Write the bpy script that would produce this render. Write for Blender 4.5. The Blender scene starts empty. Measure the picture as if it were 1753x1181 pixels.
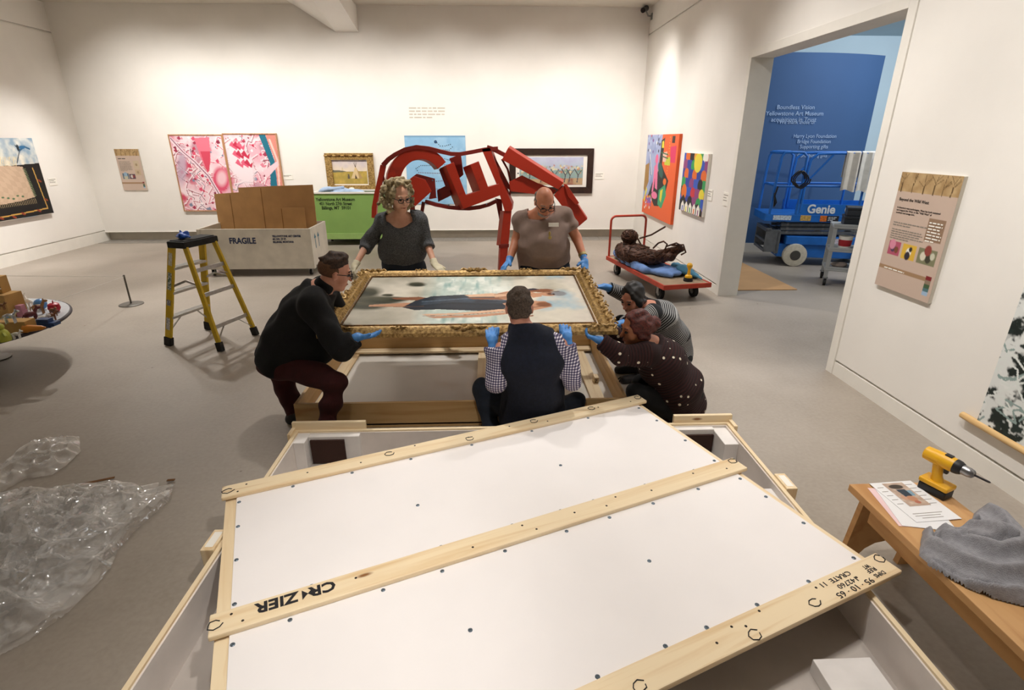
import bpy, bmesh, math, random
import numpy as np
from mathutils import Vector, Matrix

# ------------------------------------------------------------------ camera, world, light, exposure
SC = bpy.context.scene
COL = SC.collection
CAMH, FPX, PITCH, YAW = 2.0, 913.0, math.radians(20.98), math.radians(2.167)
cam_d = bpy.data.cameras.new('camera'); cam = bpy.data.objects.new('camera', cam_d); COL.objects.link(cam)
cam_d.sensor_width = 36.0; cam_d.lens = 36.0 * FPX / 1753.0; cam_d.clip_start = 0.05; cam_d.clip_end = 100
cam.location = (0, 0, CAMH)
cam.rotation_euler = (math.radians(90) - PITCH, 0, -YAW)
SC.camera = cam
SC.view_settings.view_transform = 'Standard'; SC.view_settings.look = 'None'
SC.view_settings.gamma = 1.0; SC.view_settings.use_curve_mapping = False
SC.view_settings.exposure = 0.0
wd = bpy.data.worlds.new('world'); SC.world = wd; wd.use_nodes = True
wd.node_tree.nodes['Background'].inputs[0].default_value = (.9, .93, 1, 1)
wd.node_tree.nodes['Background'].inputs[1].default_value = 0.06

def light(kind, name, loc, target, power, color=(1, .93, .82), size=.12, angle=60, blend=.8, size_y=None):
    d = bpy.data.lights.new(name, kind); o = bpy.data.objects.new(name, d); COL.objects.link(o)
    d.energy = power; d.color = color; o.location = loc
    v = Vector(target) - Vector(loc); o.rotation_euler = v.to_track_quat('-Z', 'Y').to_euler()
    if kind == 'SPOT':
        d.spot_size = math.radians(angle); d.spot_blend = blend; d.shadow_soft_size = size
    elif kind == 'AREA':
        d.shape = 'RECTANGLE'; d.size = size; d.size_y = size_y or size
    return o
WARM = (1.0, .96, .915)
# track spots washing the three gallery walls
for i, x in enumerate((-6.5, -5.2, -3.9, -2.4, -.8, .8, 2.3)):
    light('SPOT', 'track_spot_back', (x, 9.2, 4.25), (x, 11.75, 1.75), 270, WARM, .08, 86, 1.0)
for y in (10.2, 8.5, 5.6, 3.6, 1.6):
    light('SPOT', 'track_spot_right', (.9, y, 4.25), (3.11, y, 1.2), 275, (1, .965, .93), .08, 84, 1.0)
for y in (10.2, 8.4, 6.2):
    light('SPOT', 'track_spot_left', (-5.8, y, 4.25), (-8.2, y, .6), 480, (1, .965, .93), .08, 58, 1.0)
# track spots over the middle of the room
for x, y, tx, ty, p, a in ((-4.9, 7.8, -3.5, 6.3, 330, 70), (-.9, 5.0, -.4, 4.1, 290, 50), (1.7, 5.4, 1.0, 4.2, 270, 58), (-5.2, 8.6, -5.2, 7.8, 420, 95), (-1.0, 8.9, -1.0, 8.4, 210, 85), (1.6, 8.6, 1.6, 8.6, 170, 80),
                           (-.3, 1.3, .0, 1.9, 320, 56), (1.2, .5, -1.1, 1.5, 260, 40), (.6, 6.8, 0, 8.4, 260, 80), (2.0, 2.4, 1.9, 2.6, 95, 80)):
    light('SPOT', 'track_spot_floor', (x, y, 4.25), (tx, ty, .3), p, WARM, .07, a, .9)
# added soft fill in the gallery; a ceiling panel and two spots next door
light('AREA', 'fill_area_gallery', (-2.5, 5.0, 4.33), (-2.5, 5.0, 0), 25, (1, .96, .9), 5.0, size_y=6.0)
light('AREA', 'ceiling_panel_next_room', (7.2, 7.6, 4.3), (7.2, 7.8, 0), 200, (.94, .97, 1), 4.0, size_y=5.0)
light('SPOT', 'spot_next_room', (8.6, 6.4, 3.6), (5.5, 10.2, 1.4), 150, (1, .98, .95), .06, 75, .7)
light('SPOT', 'spot_next_room', (10.2, 9.0, 4.1), (8.6, 14.6, 2.8), 900, (.93, .97, 1), .1, 90, 1.0)  # added lamp without a fixture, brightens the pale far wall

def ray(x, y):
    u = (x - 876.5) / FPX; v = -(y - 590.5) / FPX
    d = np.array([u, math.cos(PITCH) + v * math.sin(PITCH), -math.sin(PITCH) + v * math.cos(PITCH)])
    c, s = math.cos(YAW), math.sin(YAW)
    return np.array([c * d[0] + s * d[1], -s * d[0] + c * d[1], d[2]])
def K(x, y, Y):                      # a point at depth Y in the room
    d = ray(x, y); t = Y / d[1]; return np.array([d[0] * t, Y, CAMH + d[2] * t])
def KX(x, y, X):
    d = ray(x, y); t = X / d[0]; return np.array([X, d[1] * t, CAMH + d[2] * t])
def KZ(x, y, z=0.):
    d = ray(x, y); t = (z - CAMH) / d[2]; return np.array([d[0] * t, d[1] * t, z])

# ------------------------------------------------------------------ helpers: maths, materials
rnd = random.Random(7)
def A(*v): return np.array(v, float)
def nz(v): v = np.asarray(v, float); return v / (np.linalg.norm(v) + 1e-12)
def lin(h):
    if isinstance(h, str):
        h = h.lstrip('#'); h = [int(h[i:i + 2], 16) / 255 for i in (0, 2, 4)]
    return tuple((c / 12.92 if c <= .04045 else ((c + .055) / 1.055) ** 2.4) for c in h)
def _nt(name):
    m = bpy.data.materials.new(name); m.use_nodes = True
    nt = m.node_tree; return m, nt, nt.nodes['Principled BSDF']
def N(nt, t, **kw):
    n = nt.nodes.new(t)
    for k, v in kw.items():
        if k.startswith('i_'): n.inputs[k[2:].replace('_', ' ')].default_value = v
        else: setattr(n, k, v)
    return n
def ramp(nt, src, stops, interp='LINEAR'):
    r = N(nt, 'ShaderNodeValToRGB'); r.color_ramp.interpolation = interp
    e = r.color_ramp.elements
    while len(e) < len(stops): e.new(.5)
    for k, (p, c) in enumerate(stops): e[k].position = p; e[k].color = (*c[:3], 1)
    nt.links.new(src, r.inputs[0]); return r.outputs[0]
def bump(nt, b, src, strength, dist=.01):
    n = N(nt, 'ShaderNodeBump'); n.inputs['Strength'].default_value = strength; n.inputs['Distance'].default_value = dist
    nt.links.new(src, n.inputs['Height']); nt.links.new(n.outputs[0], b.inputs['Normal'])
def coords(nt, scale=(1, 1, 1), rot=(0, 0, 0)):
    tc = N(nt, 'ShaderNodeTexCoord'); mp = N(nt, 'ShaderNodeMapping')
    mp.inputs['Scale'].default_value = scale; mp.inputs['Rotation'].default_value = rot
    nt.links.new(tc.outputs['Object'], mp.inputs[0]); return mp.outputs[0]
def mat(name, c, rough=.6, metal=0, var=.06, scale=6, bmp=0, bscale=60, c2=None, spec=.5, coat=0, lo=.35, hi=.65, trans=0):
    m, nt, b = _nt(name); c = lin(c)
    b.inputs['Roughness'].default_value = rough; b.inputs['Metallic'].default_value = metal
    b.inputs['Specular IOR Level'].default_value = spec; b.inputs['Coat Weight'].default_value = coat
    b.inputs['Transmission Weight'].default_value = trans
    co = coords(nt); n = N(nt, 'ShaderNodeTexNoise', i_Scale=scale, i_Detail=5.0); nt.links.new(co, n.inputs['Vector'])
    a = tuple(x * (1 - var) for x in c); z = lin(c2) if c2 else tuple(min(1, x * (1 + var)) for x in c)
    nt.links.new(ramp(nt, n.outputs[0], [(lo, a), (hi, z)]), b.inputs['Base Color'])
    if bmp:
        n2 = N(nt, 'ShaderNodeTexNoise', i_Scale=bscale, i_Detail=4.0); nt.links.new(co, n2.inputs['Vector'])
        bump(nt, b, n2.outputs[0], bmp)
    return m
def wood(name, c1, c2, axis=0, grain=9., knot='#8a5a2c', rough=.55, kn=.035, stretch=.7):
    m, nt, b = _nt(name); sc = [grain * 1.4] * 3; sc[axis] = stretch
    n = N(nt, 'ShaderNodeTexNoise', i_Scale=1.6, i_Detail=6.0, i_Distortion=.6); nt.links.new(coords(nt, sc), n.inputs['Vector'])
    base = ramp(nt, n.outputs[0], [(.3, lin(c2)), (.5, lin(c1)), (.62, lin(c1)), (.75, lin(c2))])
    ks = [7.] * 3; ks[axis] = 2.2
    v = N(nt, 'ShaderNodeTexVoronoi', i_Scale=1.0); nt.links.new(coords(nt, ks), v.inputs['Vector'])
    kr = ramp(nt, v.outputs['Distance'], [(kn, (1, 1, 1)), (kn * 2.6, (0, 0, 0))])
    mx = N(nt, 'ShaderNodeMix', data_type='RGBA'); nt.links.new(kr, mx.inputs[0]); nt.links.new(base, mx.inputs[6]); mx.inputs[7].default_value = (*lin(knot), 1)
    nt.links.new(mx.outputs[2], b.inputs['Base Color']); b.inputs['Roughness'].default_value = rough
    bump(nt, b, n.outputs[0], .12, .004)
    return m
def vcol(name, rough=.6, metal=0, spec=.4, bmp=0, bscale=60):
    m, nt, b = _nt(name)
    a = N(nt, 'ShaderNodeAttribute', attribute_name='Col'); nt.links.new(a.outputs['Color'], b.inputs['Base Color'])
    b.inputs['Roughness'].default_value = rough; b.inputs['Metallic'].default_value = metal; b.inputs['Specular IOR Level'].default_value = spec
    if bmp:
        n2 = N(nt, 'ShaderNodeTexNoise', i_Scale=bscale, i_Detail=4.0); nt.links.new(coords(nt), n2.inputs['Vector']); bump(nt, b, n2.outputs[0], bmp)
    return m
def attr_wave(name, c1, c2, per, rough=.9, fac=.5, soft=.04):
    m, nt, b = _nt(name); a = N(nt, 'ShaderNodeAttribute', attribute_name='along')
    q = N(nt, 'ShaderNodeMath', operation='DIVIDE'); q.inputs[1].default_value = per; nt.links.new(a.outputs['Fac'], q.inputs[0])
    f = N(nt, 'ShaderNodeMath', operation='FRACT'); nt.links.new(q.outputs[0], f.inputs[0])
    nt.links.new(ramp(nt, f.outputs[0], [(0, lin(c1)), (fac - soft, lin(c1)), (fac + soft, lin(c2)), (1 - soft, lin(c2))]), b.inputs['Base Color'])
    b.inputs['Roughness'].default_value = rough; return m

# ------------------------------------------------------------------ helpers: objects
def thing(name, label, cat, loc=(0, 0, 0), rz=0, group=None):
    o = bpy.data.objects.new(name, None); COL.objects.link(o); o.empty_display_size = .1
    o.location = loc; o.rotation_euler = (0, 0, rz); tag(o, label, cat, group); return o
def tag(o, label=None, cat=None, group=None, kind=None):
    for k, v in (('label', label), ('category', cat), ('group', group), ('kind', kind)):
        if v: o[k] = v
    return o
def pmat(p):
    if p is None: return Matrix.Identity(4)
    m = Matrix.LocRotScale(p.location, p.rotation_euler, None)
    return pmat(p.parent) @ m
def add(name, V, F, mt, parent=None, W=False, smooth=None, idx=None):
    V = np.asarray(V, float).reshape(-1, 3)
    if W and parent is not None:
        mi = np.array(pmat(parent).inverted()); V = V @ mi[:3, :3].T + mi[:3, 3]
    me = bpy.data.meshes.new(name); me.from_pydata(V.tolist(), [], F if isinstance(F, list) else F.tolist())
    for k in (mt if isinstance(mt, (list, tuple)) else [mt]): me.materials.append(k)
    if idx is not None: me.polygons.foreach_set('material_index', idx)
    me.update()
    if smooth == 'auto': me.shade_smooth(); me.set_sharp_from_angle(angle=math.radians(35))
    elif smooth: me.shade_smooth()
    o = bpy.data.objects.new(name, me); COL.objects.link(o); o.parent = parent; return o
def link_copy(o, parent, loc=None, name=None, rot=None):
    c = o.copy(); COL.objects.link(c); c.parent = parent
    if loc is not None: c.location = loc
    if rot is not None: c.rotation_euler = rot
    return c
class MB:
    def __init__(s): s.V = []; s.F = []; s.I = []; s.m = 0
    def a(s, V, F):
        n = len(s.V); s.V += [tuple(map(float, v)) for v in V]
        for f in F: s.F.append([i + n for i in f]); s.I.append(s.m)
        return s
    def box(s, lo, hi):
        x0, y0, z0 = lo; x1, y1, z1 = hi
        return s.a([(x0, y0, z0), (x1, y0, z0), (x1, y1, z0), (x0, y1, z0), (x0, y0, z1), (x1, y0, z1), (x1, y1, z1), (x0, y1, z1)],
                   [(0, 3, 2, 1), (4, 5, 6, 7), (0, 1, 5, 4), (1, 2, 6, 5), (2, 3, 7, 6), (3, 0, 4, 7)])
    def bar(s, p, q, w, h, up=(0, 0, 1), w2=None, h2=None):      # beam p->q, w across, h along up
        p, q = A(*p), A(*q); d = nz(q - p); r = np.cross(d, up)
        r = nz(r) if np.linalg.norm(r) > 1e-6 else nz(np.cross(d, (1, 0, 0))); u = np.cross(r, d); V = []
        for c, ww, hh in ((p, w, h), (q, w2 or w, h2 or h)):
            V += [c - r * ww / 2 - u * hh / 2, c + r * ww / 2 - u * hh / 2, c + r * ww / 2 + u * hh / 2, c - r * ww / 2 + u * hh / 2]
        return s.a(V, [(0, 1, 2, 3), (7, 6, 5, 4), (0, 4, 5, 1), (1, 5, 6, 2), (2, 6, 7, 3), (3, 7, 4, 0)])
    def prism(s, pts, vec):
        n = len(pts); P_ = [A(*p) for p in pts]; v = A(*vec)
        return s.a(P_ + [p + v for p in P_], [tuple(range(n)), tuple(range(2 * n - 1, n - 1, -1))] + [(i, i + n, (i + 1) % n + n, (i + 1) % n) for i in range(n)])
    def tube(s, path, r, n=8, cap=True, flat=None):
        path = [A(*p) for p in path]; m = len(path); rs = r if hasattr(r, '__len__') else [r] * m; V = []; F = []; prev = None
        for i, p in enumerate(path):
            d = nz(path[min(i + 1, m - 1)] - path[max(i - 1, 0)])
            if prev is None:
                x = np.cross(d, (0, 0, 1)); x = x if np.linalg.norm(x) > 1e-4 else np.cross(d, (1, 0, 0))
            else: x = prev - d * np.dot(prev, d)
            x = nz(x); prev = x; y = np.cross(d, x)
            for k in range(n):
                a = 2 * math.pi * k / n; V.append(p + rs[i] * (math.cos(a) * x + math.sin(a) * y))
        for i in range(m - 1):
            for k in range(n): k2 = (k + 1) % n; F.append((i * n + k, i * n + k2, (i + 1) * n + k2, (i + 1) * n + k))
        if cap: F += [tuple(range(n - 1, -1, -1)), tuple(range((m - 1) * n, m * n))]
        return s.a(V, F)
    def cyl(s, p, q, r, r2=None, n=16): return s.tube([p, q], [r, r if r2 is None else r2], n)
    def lathe(s, prof, c=(0, 0, 0), n=24, ax=(0, 0, 1)):
        return s.tube_prof(prof, A(*c), nz(ax), n)
    def tube_prof(s, prof, c, ax, n):
        x = np.cross(ax, (0, 0, 1)); x = nz(x) if np.linalg.norm(x) > 1e-4 else A(1, 0, 0); y = np.cross(ax, x); V = []; F = []
        for r, h in prof:
            for k in range(n): a = 2 * math.pi * k / n; V.append(c + ax * h + r * (math.cos(a) * x + math.sin(a) * y))
        for i in range(len(prof) - 1):
            for k in range(n): k2 = (k + 1) % n; F.append((i * n + k, i * n + k2, (i + 1) * n + k2, (i + 1) * n + k))
        F += [tuple(range(n - 1, -1, -1)), tuple(range((len(prof) - 1) * n, len(prof) * n))]
        return s.a(V, F)
    def ell(s, c, r, nu=14, nv=8, R=None):
        c = A(*c); r = A(*r) if hasattr(r, '__len__') else A(r, r, r); V = []; F = []
        for j in range(1, nv):
            t = math.pi * j / nv
            for i in range(nu): p = 2 * math.pi * i / nu; V.append(A(math.sin(t) * math.cos(p), math.sin(t) * math.sin(p), math.cos(t)) * r)
        V += [A(0, 0, r[2]), A(0, 0, -r[2])]; t0, b0 = len(V) - 2, len(V) - 1
        for j in range(nv - 2):
            for i in range(nu): k = (i + 1) % nu; F.append((j * nu + i, (j + 1) * nu + i, (j + 1) * nu + k, j * nu + k))
        for i in range(nu):
            k = (i + 1) % nu; F.append((t0, i, k)); F.append((b0, (nv - 2) * nu + k, (nv - 2) * nu + i))
        if R is not None: V = [np.asarray(R) @ v for v in V]
        return s.a([c + v for v in V], F)
    def out(s, name, mt, parent=None, W=False, smooth=None, bevel=0, seg=2):
        o = add(name, s.V, s.F, mt, parent, W, None, s.I if isinstance(mt, (list, tuple)) else None)
        bm = bmesh.new(); bm.from_mesh(o.data); bmesh.ops.recalc_face_normals(bm, faces=bm.faces)
        if bevel:
            es = [e for e in bm.edges if len(e.link_faces) == 2 and e.calc_face_angle(0) > .6]
            bmesh.ops.bevel(bm, geom=es, offset=bevel, segments=seg, profile=.6, affect='EDGES', clamp_overlap=True)
        bm.to_mesh(o.data); bm.free()
        if smooth == 'auto': o.data.shade_smooth(); o.data.set_sharp_from_angle(angle=math.radians(38))
        elif smooth: o.data.shade_smooth()
        return o
def box(name, lo, hi, mt, parent=None, bevel=0, W=False): return MB().box(lo, hi).out(name, mt, parent, W, bevel=bevel)
def bar(name, p, q, w, h, mt, parent=None, up=(0, 0, 1), bevel=0, W=False): return MB().bar(p, q, w, h, up).out(name, mt, parent, W, bevel=bevel)
def cyl(name, p, q, r, mt, parent=None, r2=None, n=16, W=False): return MB().cyl(p, q, r, r2, n).out(name, mt, parent, W, 'auto')
def tube(name, path, r, mt, parent=None, n=8, W=False): return MB().tube(path, r, n).out(name, mt, parent, W, 'auto')
def struct(o): o['kind'] = 'structure'; return o
def frame3(o, u, v):                               # matrix: local x->u, y->v, origin o
    u = nz(u); v = nz(np.asarray(v) - np.dot(v, u) * u); w = np.cross(u, v)
    return Matrix(((u[0], v[0], w[0], o[0]), (u[1], v[1], w[1], o[1]), (u[2], v[2], w[2], o[2]), (0, 0, 0, 1)))
def text(name, body, size, mt, parent, o, u, v, align='LEFT', bold=0, depth=.0008, width=None, W=True, sp=1.0):
    cu = bpy.data.curves.new(name, 'FONT'); cu.body = body; cu.size = size; cu.align_x = align; cu.extrude = depth
    cu.offset = bold * size; cu.space_line = sp; cu.resolution_u = 2 if size < .08 else 4
    to = bpy.data.objects.new('tmp', cu); COL.objects.link(to); bpy.context.view_layer.update()
    me = bpy.data.meshes.new_from_object(to.evaluated_get(bpy.context.evaluated_depsgraph_get())); bpy.data.objects.remove(to); bpy.data.curves.remove(cu)
    V = np.empty(len(me.vertices) * 3); me.vertices.foreach_get('co', V); V = V.reshape(-1, 3)
    if width and len(V): V[:, 0] *= width / max(1e-6, np.ptp(V[:, 0]))
    M_ = np.array(frame3(o, u, v)); V = V @ M_[:3, :3].T + M_[:3, 3]
    if W and parent is not None: mi = np.array(pmat(parent).inverted()); V = V @ mi[:3, :3].T + mi[:3, 3]
    me.vertices.foreach_set('co', V.ravel()); me.materials.clear(); me.materials.append(mt); me.update()
    ob = bpy.data.objects.new(name, me); COL.objects.link(ob); ob.parent = parent; return ob

# ------------------------------------------------------------------ helpers: painted canvases (colours per vertex)
_tab = np.random.RandomState(3).rand(64, 64)
def vn(x, y):
    xi = np.floor(x).astype(int); yi = np.floor(y).astype(int); fx = x - xi; fy = y - yi
    fx = fx * fx * (3 - 2 * fx); fy = fy * fy * (3 - 2 * fy); t = lambda i, j: _tab[i % 64, j % 64]
    return (t(xi, yi) * (1 - fx) + t(xi + 1, yi) * fx) * (1 - fy) + (t(xi, yi + 1) * (1 - fx) + t(xi + 1, yi + 1) * fx) * fy
def fbm(x, y, o=4):
    s = 0; a = .5
    for k in range(o): s = s + a * vn(x * 2 ** k + 17.3 * k, y * 2 ** k + 5.1 * k); a *= .5
    return s / (1 - .5 ** o)
class Cv:
    def __init__(s, w, h, n):
        s.w, s.h = w, h; s.nx = max(2, int(n * w / max(w, h))); s.ny = max(2, int(n * h / max(w, h)))
        s.X, s.Y = np.meshgrid(np.linspace(0, w, s.nx), np.linspace(0, h, s.ny)); s.C = np.zeros((s.ny, s.nx, 3)) + .8
    def n(s, k, ox=0, oy=0, o=4): return fbm(s.X * k + ox, s.Y * k + oy, o)
    def put(s, m, c):
        m = np.clip(m, 0, 1)[..., None]; c = np.array(lin(c)) if isinstance(c, (str, tuple)) else c
        s.C = s.C * (1 - m) + c * m; return s
    def fill(s, c): return s.put(np.ones_like(s.X), c)
    def grad(s, c0, c1, y0=0, y1=None):
        t = np.clip((s.Y - y0) / ((y1 or s.h) - y0), 0, 1)[..., None]; s.C = np.array(lin(c0)) * (1 - t) + np.array(lin(c1)) * t; return s
    def inpoly(s, p):
        m = np.zeros(s.X.shape, bool); q = p[-1]
        for r in p:
            c = ((r[1] > s.Y) != (q[1] > s.Y)) & (s.X < (q[0] - r[0]) * (s.Y - r[1]) / (q[1] - r[1] + 1e-12) + r[0]); m ^= c; q = r
        return m
    def poly(s, p, c, a=1.): return s.put(s.inpoly(p) * a, c)
    def ell(s, x, y, rx, ry, c, ang=0, soft=.15, a=1.):
        ca, sa = math.cos(ang), math.sin(ang); dx, dy = s.X - x, s.Y - y
        d = np.hypot((dx * ca + dy * sa) / rx, (-dx * sa + dy * ca) / ry); return s.put(np.clip((1 - d) / soft, 0, 1) * a, c)
    def line(s, p, w, c, a=1.):
        m = np.zeros_like(s.X)
        for q, r in zip(p[:-1], p[1:]):
            dx, dy = r[0] - q[0], r[1] - q[1]; t = np.clip(((s.X - q[0]) * dx + (s.Y - q[1]) * dy) / (dx * dx + dy * dy + 1e-12), 0, 1)
            m = np.maximum(m, np.hypot(s.X - q[0] - t * dx, s.Y - q[1] - t * dy) < w / 2)
        return s.put(m * a, c)
    def mul(s, f): s.C = np.clip(s.C * f[..., None], 0, 1); return s
    def out(s, name, mt, parent, o, u, v, W=True):           # o: top-left corner, u: to the right, v: downwards (unit vectors)
        o, u, v = A(*o), nz(u), nz(v); V = o + s.X[..., None] * u + s.Y[..., None] * v
        i = np.arange(s.ny * s.nx).reshape(s.ny, s.nx); F = np.stack([i[:-1, :-1], i[1:, :-1], i[1:, 1:], i[:-1, 1:]], -1).reshape(-1, 4)
        ob = add(name, V.reshape(-1, 3), F, mt, parent, W); at = ob.data.color_attributes.new('Col', 'FLOAT_COLOR', 'POINT')
        at.data.foreach_set('color', np.concatenate([s.C.reshape(-1, 3), np.ones((s.nx * s.ny, 1))], 1).astype(np.float32).ravel()); return ob

# ------------------------------------------------------------------ helpers: organic shapes (signed distance -> smooth mesh)
def rc(a, b, r0, r1=None, k=.02): return ('rc', np.asarray(a, float), np.asarray(b, float), r0, r0 if r1 is None else r1, k)
def ec(a, b, r0, r1, f0, f1, side, k=.03): return ('ec', np.asarray(a, float), np.asarray(b, float), r0, r1, f0, f1, nz(side), k)
def el(c, r, R=None, k=.02): return ('el', np.asarray(c, float), np.asarray(r, float), np.eye(3) if R is None else np.asarray(R, float), k)
def sub(c, r, k=.008): return ('sub', np.asarray(c, float), r, k)
def cut(p, n, rad): return ('cut', np.asarray(p, float), nz(n), rad)
def _bb(p):
    if p[0] == 'rc': r = max(p[3], p[4]); return np.minimum(p[1], p[2]) - r, np.maximum(p[1], p[2]) + r
    if p[0] == 'ec': r = max(p[3] * max(1, p[5]), p[4] * max(1, p[6])); return np.minimum(p[1], p[2]) - r, np.maximum(p[1], p[2]) + r
    if p[0] == 'el': r = max(p[2]); return p[1] - r, p[1] + r
    r = p[2] if p[0] == 'sub' else p[3]; return p[1] - r, p[1] + r
def snet(prims, vox, disp=None):
    bb = [_bb(p) for p in prims if p[0] in ('rc', 'ec', 'el')]
    lo = np.min([b[0] for b in bb], 0) - 4 * vox; hi = np.max([b[1] for b in bb], 0) + 4 * vox
    n = np.ceil((hi - lo) / vox).astype(int) + 1; F = np.full(n, .5, np.float32)
    ax = [lo[i] + vox * np.arange(n[i]) for i in range(3)]
    for p in prims:
        b = _bb(p); k = p[-1] if p[0] != 'cut' else 0; mg = k + 4 * vox
        i0 = np.maximum(((b[0] - mg - lo) / vox).astype(int), 0); i1 = np.minimum(((b[1] + mg - lo) / vox).astype(int) + 2, n)
        if np.any(i1 <= i0): continue
        sl = tuple(slice(i0[i], i1[i]) for i in range(3))
        G = np.stack(np.meshgrid(*[ax[i][sl[i]] for i in range(3)], indexing='ij'), -1).astype(np.float32)
        if p[0] in ('rc', 'ec'):
            a, q = p[1], p[2]; d = q - a; L2 = max(1e-9, float(d @ d)); w = G - a.astype(np.float32)
            t = np.clip((w @ d.astype(np.float32)) / L2, 0, 1); w = w - t[..., None] * d.astype(np.float32); r = p[3] + (p[4] - p[3]) * t
            if p[0] == 'rc': D = np.linalg.norm(w, axis=-1) - r
            else:
                f = p[5] + (p[6] - p[5]) * t; s = w @ p[7].astype(np.float32); w2 = w - s[..., None] * p[7].astype(np.float32)
                k0 = np.sqrt((s / f) ** 2 + (w2 ** 2).sum(-1)); k1 = np.sqrt((s / f ** 2) ** 2 + (w2 ** 2).sum(-1)) + 1e-6; D = (k0 - r) * k0 / k1
        elif p[0] == 'el':
            w = (G - p[1].astype(np.float32)) @ p[3].T.astype(np.float32); k0 = np.linalg.norm(w / p[2], axis=-1); k1 = np.linalg.norm(w / p[2] ** 2, axis=-1) + 1e-6; D = k0 * (k0 - 1) / k1
        elif p[0] == 'sub':
            D = np.linalg.norm(G - p[1], axis=-1) - p[2]; F[sl] = np.maximum(F[sl], -D); continue
        else:
            dd = (G - p[1]); D = dd @ p[2]; ins = (dd ** 2).sum(-1) < p[3] ** 2; F[sl] = np.where(ins, np.maximum(F[sl], D), F[sl]); continue
        a_ = F[sl]; h = np.maximum(k - np.abs(a_ - D), 0) / max(k, 1e-6); F[sl] = np.minimum(a_, D) - h * h * k * .25
    if disp is not None:
        G = np.stack(np.meshgrid(*ax, indexing='ij'), -1).astype(np.float32); near = np.abs(F) < .06; F[near] += disp(G[near])
    S = F < 0; c = np.zeros(tuple(n - 1), np.int8)
    offs = [(i, j, k) for i in (0, 1) for j in (0, 1) for k in (0, 1)]
    for o in offs: c += S[o[0]:n[0] - 1 + o[0], o[1]:n[1] - 1 + o[1], o[2]:n[2] - 1 + o[2]]
    I = np.argwhere((c > 0) & (c < 8)); vid = np.full(tuple(n - 1), -1, np.int64); vid[tuple(I.T)] = np.arange(len(I))
    val = {o: F[I[:, 0] + o[0], I[:, 1] + o[1], I[:, 2] + o[2]] for o in offs}; acc = np.zeros((len(I), 3)); cnt = np.zeros(len(I))
    for o in offs:
        for x in range(3):
            if o[x] == 0:
                o2 = tuple(1 if q == x else o[q] for q in range(3)); f0, f1 = val[o], val[o2]; m = (f0 < 0) != (f1 < 0)
                t = np.where(m, f0 / np.where(m, f0 - f1, 1), 0); P_ = np.tile(np.array(o, float), (len(I), 1)); P_[:, x] += t; acc[m] += P_[m]; cnt[m] += 1
    V = lo + vox * (I + acc / np.maximum(cnt, 1)[:, None]); Fs = []
    for x in range(3):
        y, z = (x + 1) % 3, (x + 2) % 3; s0 = [slice(None)] * 3; s1 = [slice(None)] * 3; s0[x] = slice(0, n[x] - 1); s1[x] = slice(1, n[x])
        E = np.argwhere(S[tuple(s0)] != S[tuple(s1)]); E = E[(E[:, y] > 0) & (E[:, z] > 0) & (E[:, y] < n[y] - 1) & (E[:, z] < n[z] - 1)]
        def g(dy, dz): q = E.copy(); q[:, y] += dy; q[:, z] += dz; return vid[tuple(q.T)]
        Q = np.stack([g(-1, -1), g(0, -1), g(0, 0), g(-1, 0)], 1); fl = ~S[tuple(E.T)]; Q[fl] = Q[fl][:, ::-1]; Fs.append(Q)
    Fq = np.concatenate(Fs); return V, Fq[(Fq >= 0).all(1)]
def relax(V, F, it=2, lam=.5):
    e = np.concatenate([F[:, [0, 1]], F[:, [1, 2]], F[:, [2, 3]], F[:, [3, 0]]])
    for _ in range(it):
        s = np.zeros_like(V); c = np.zeros(len(V)); np.add.at(s, e[:, 0], V[e[:, 1]]); np.add.at(c, e[:, 0], 1); np.add.at(s, e[:, 1], V[e[:, 0]]); np.add.at(c, e[:, 1], 1)
        V = V + lam * (s / np.maximum(c, 1)[:, None] - V)
    return V
def blob(name, prims, vox, mt, parent=None, disp=None, it=2, W=True, along=None):
    V, F = snet(prims, vox, disp); V = relax(V, F, it)
    o = add(name, V, F, mt, parent, W, True)
    if along is not None:
        at = o.data.attributes.new('along', 'FLOAT', 'POINT'); at.data.foreach_set('value', along(V).astype(np.float32))
    return o
def wav(seed, amp, freq, n=6, st=(1, 1, 1)):
    r = np.random.RandomState(seed); D = r.randn(n, 3) * np.array(st); D /= np.linalg.norm(D, axis=1)[:, None]; ph = r.rand(n) * 6.3; fr = freq * (.6 + r.rand(n))
    def f(G):
        s = 0
        for i in range(n): s = s + np.sin((G @ D[i].astype(np.float32)) * fr[i] + ph[i])
        return (amp / math.sqrt(n)) * s
    return f
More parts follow.
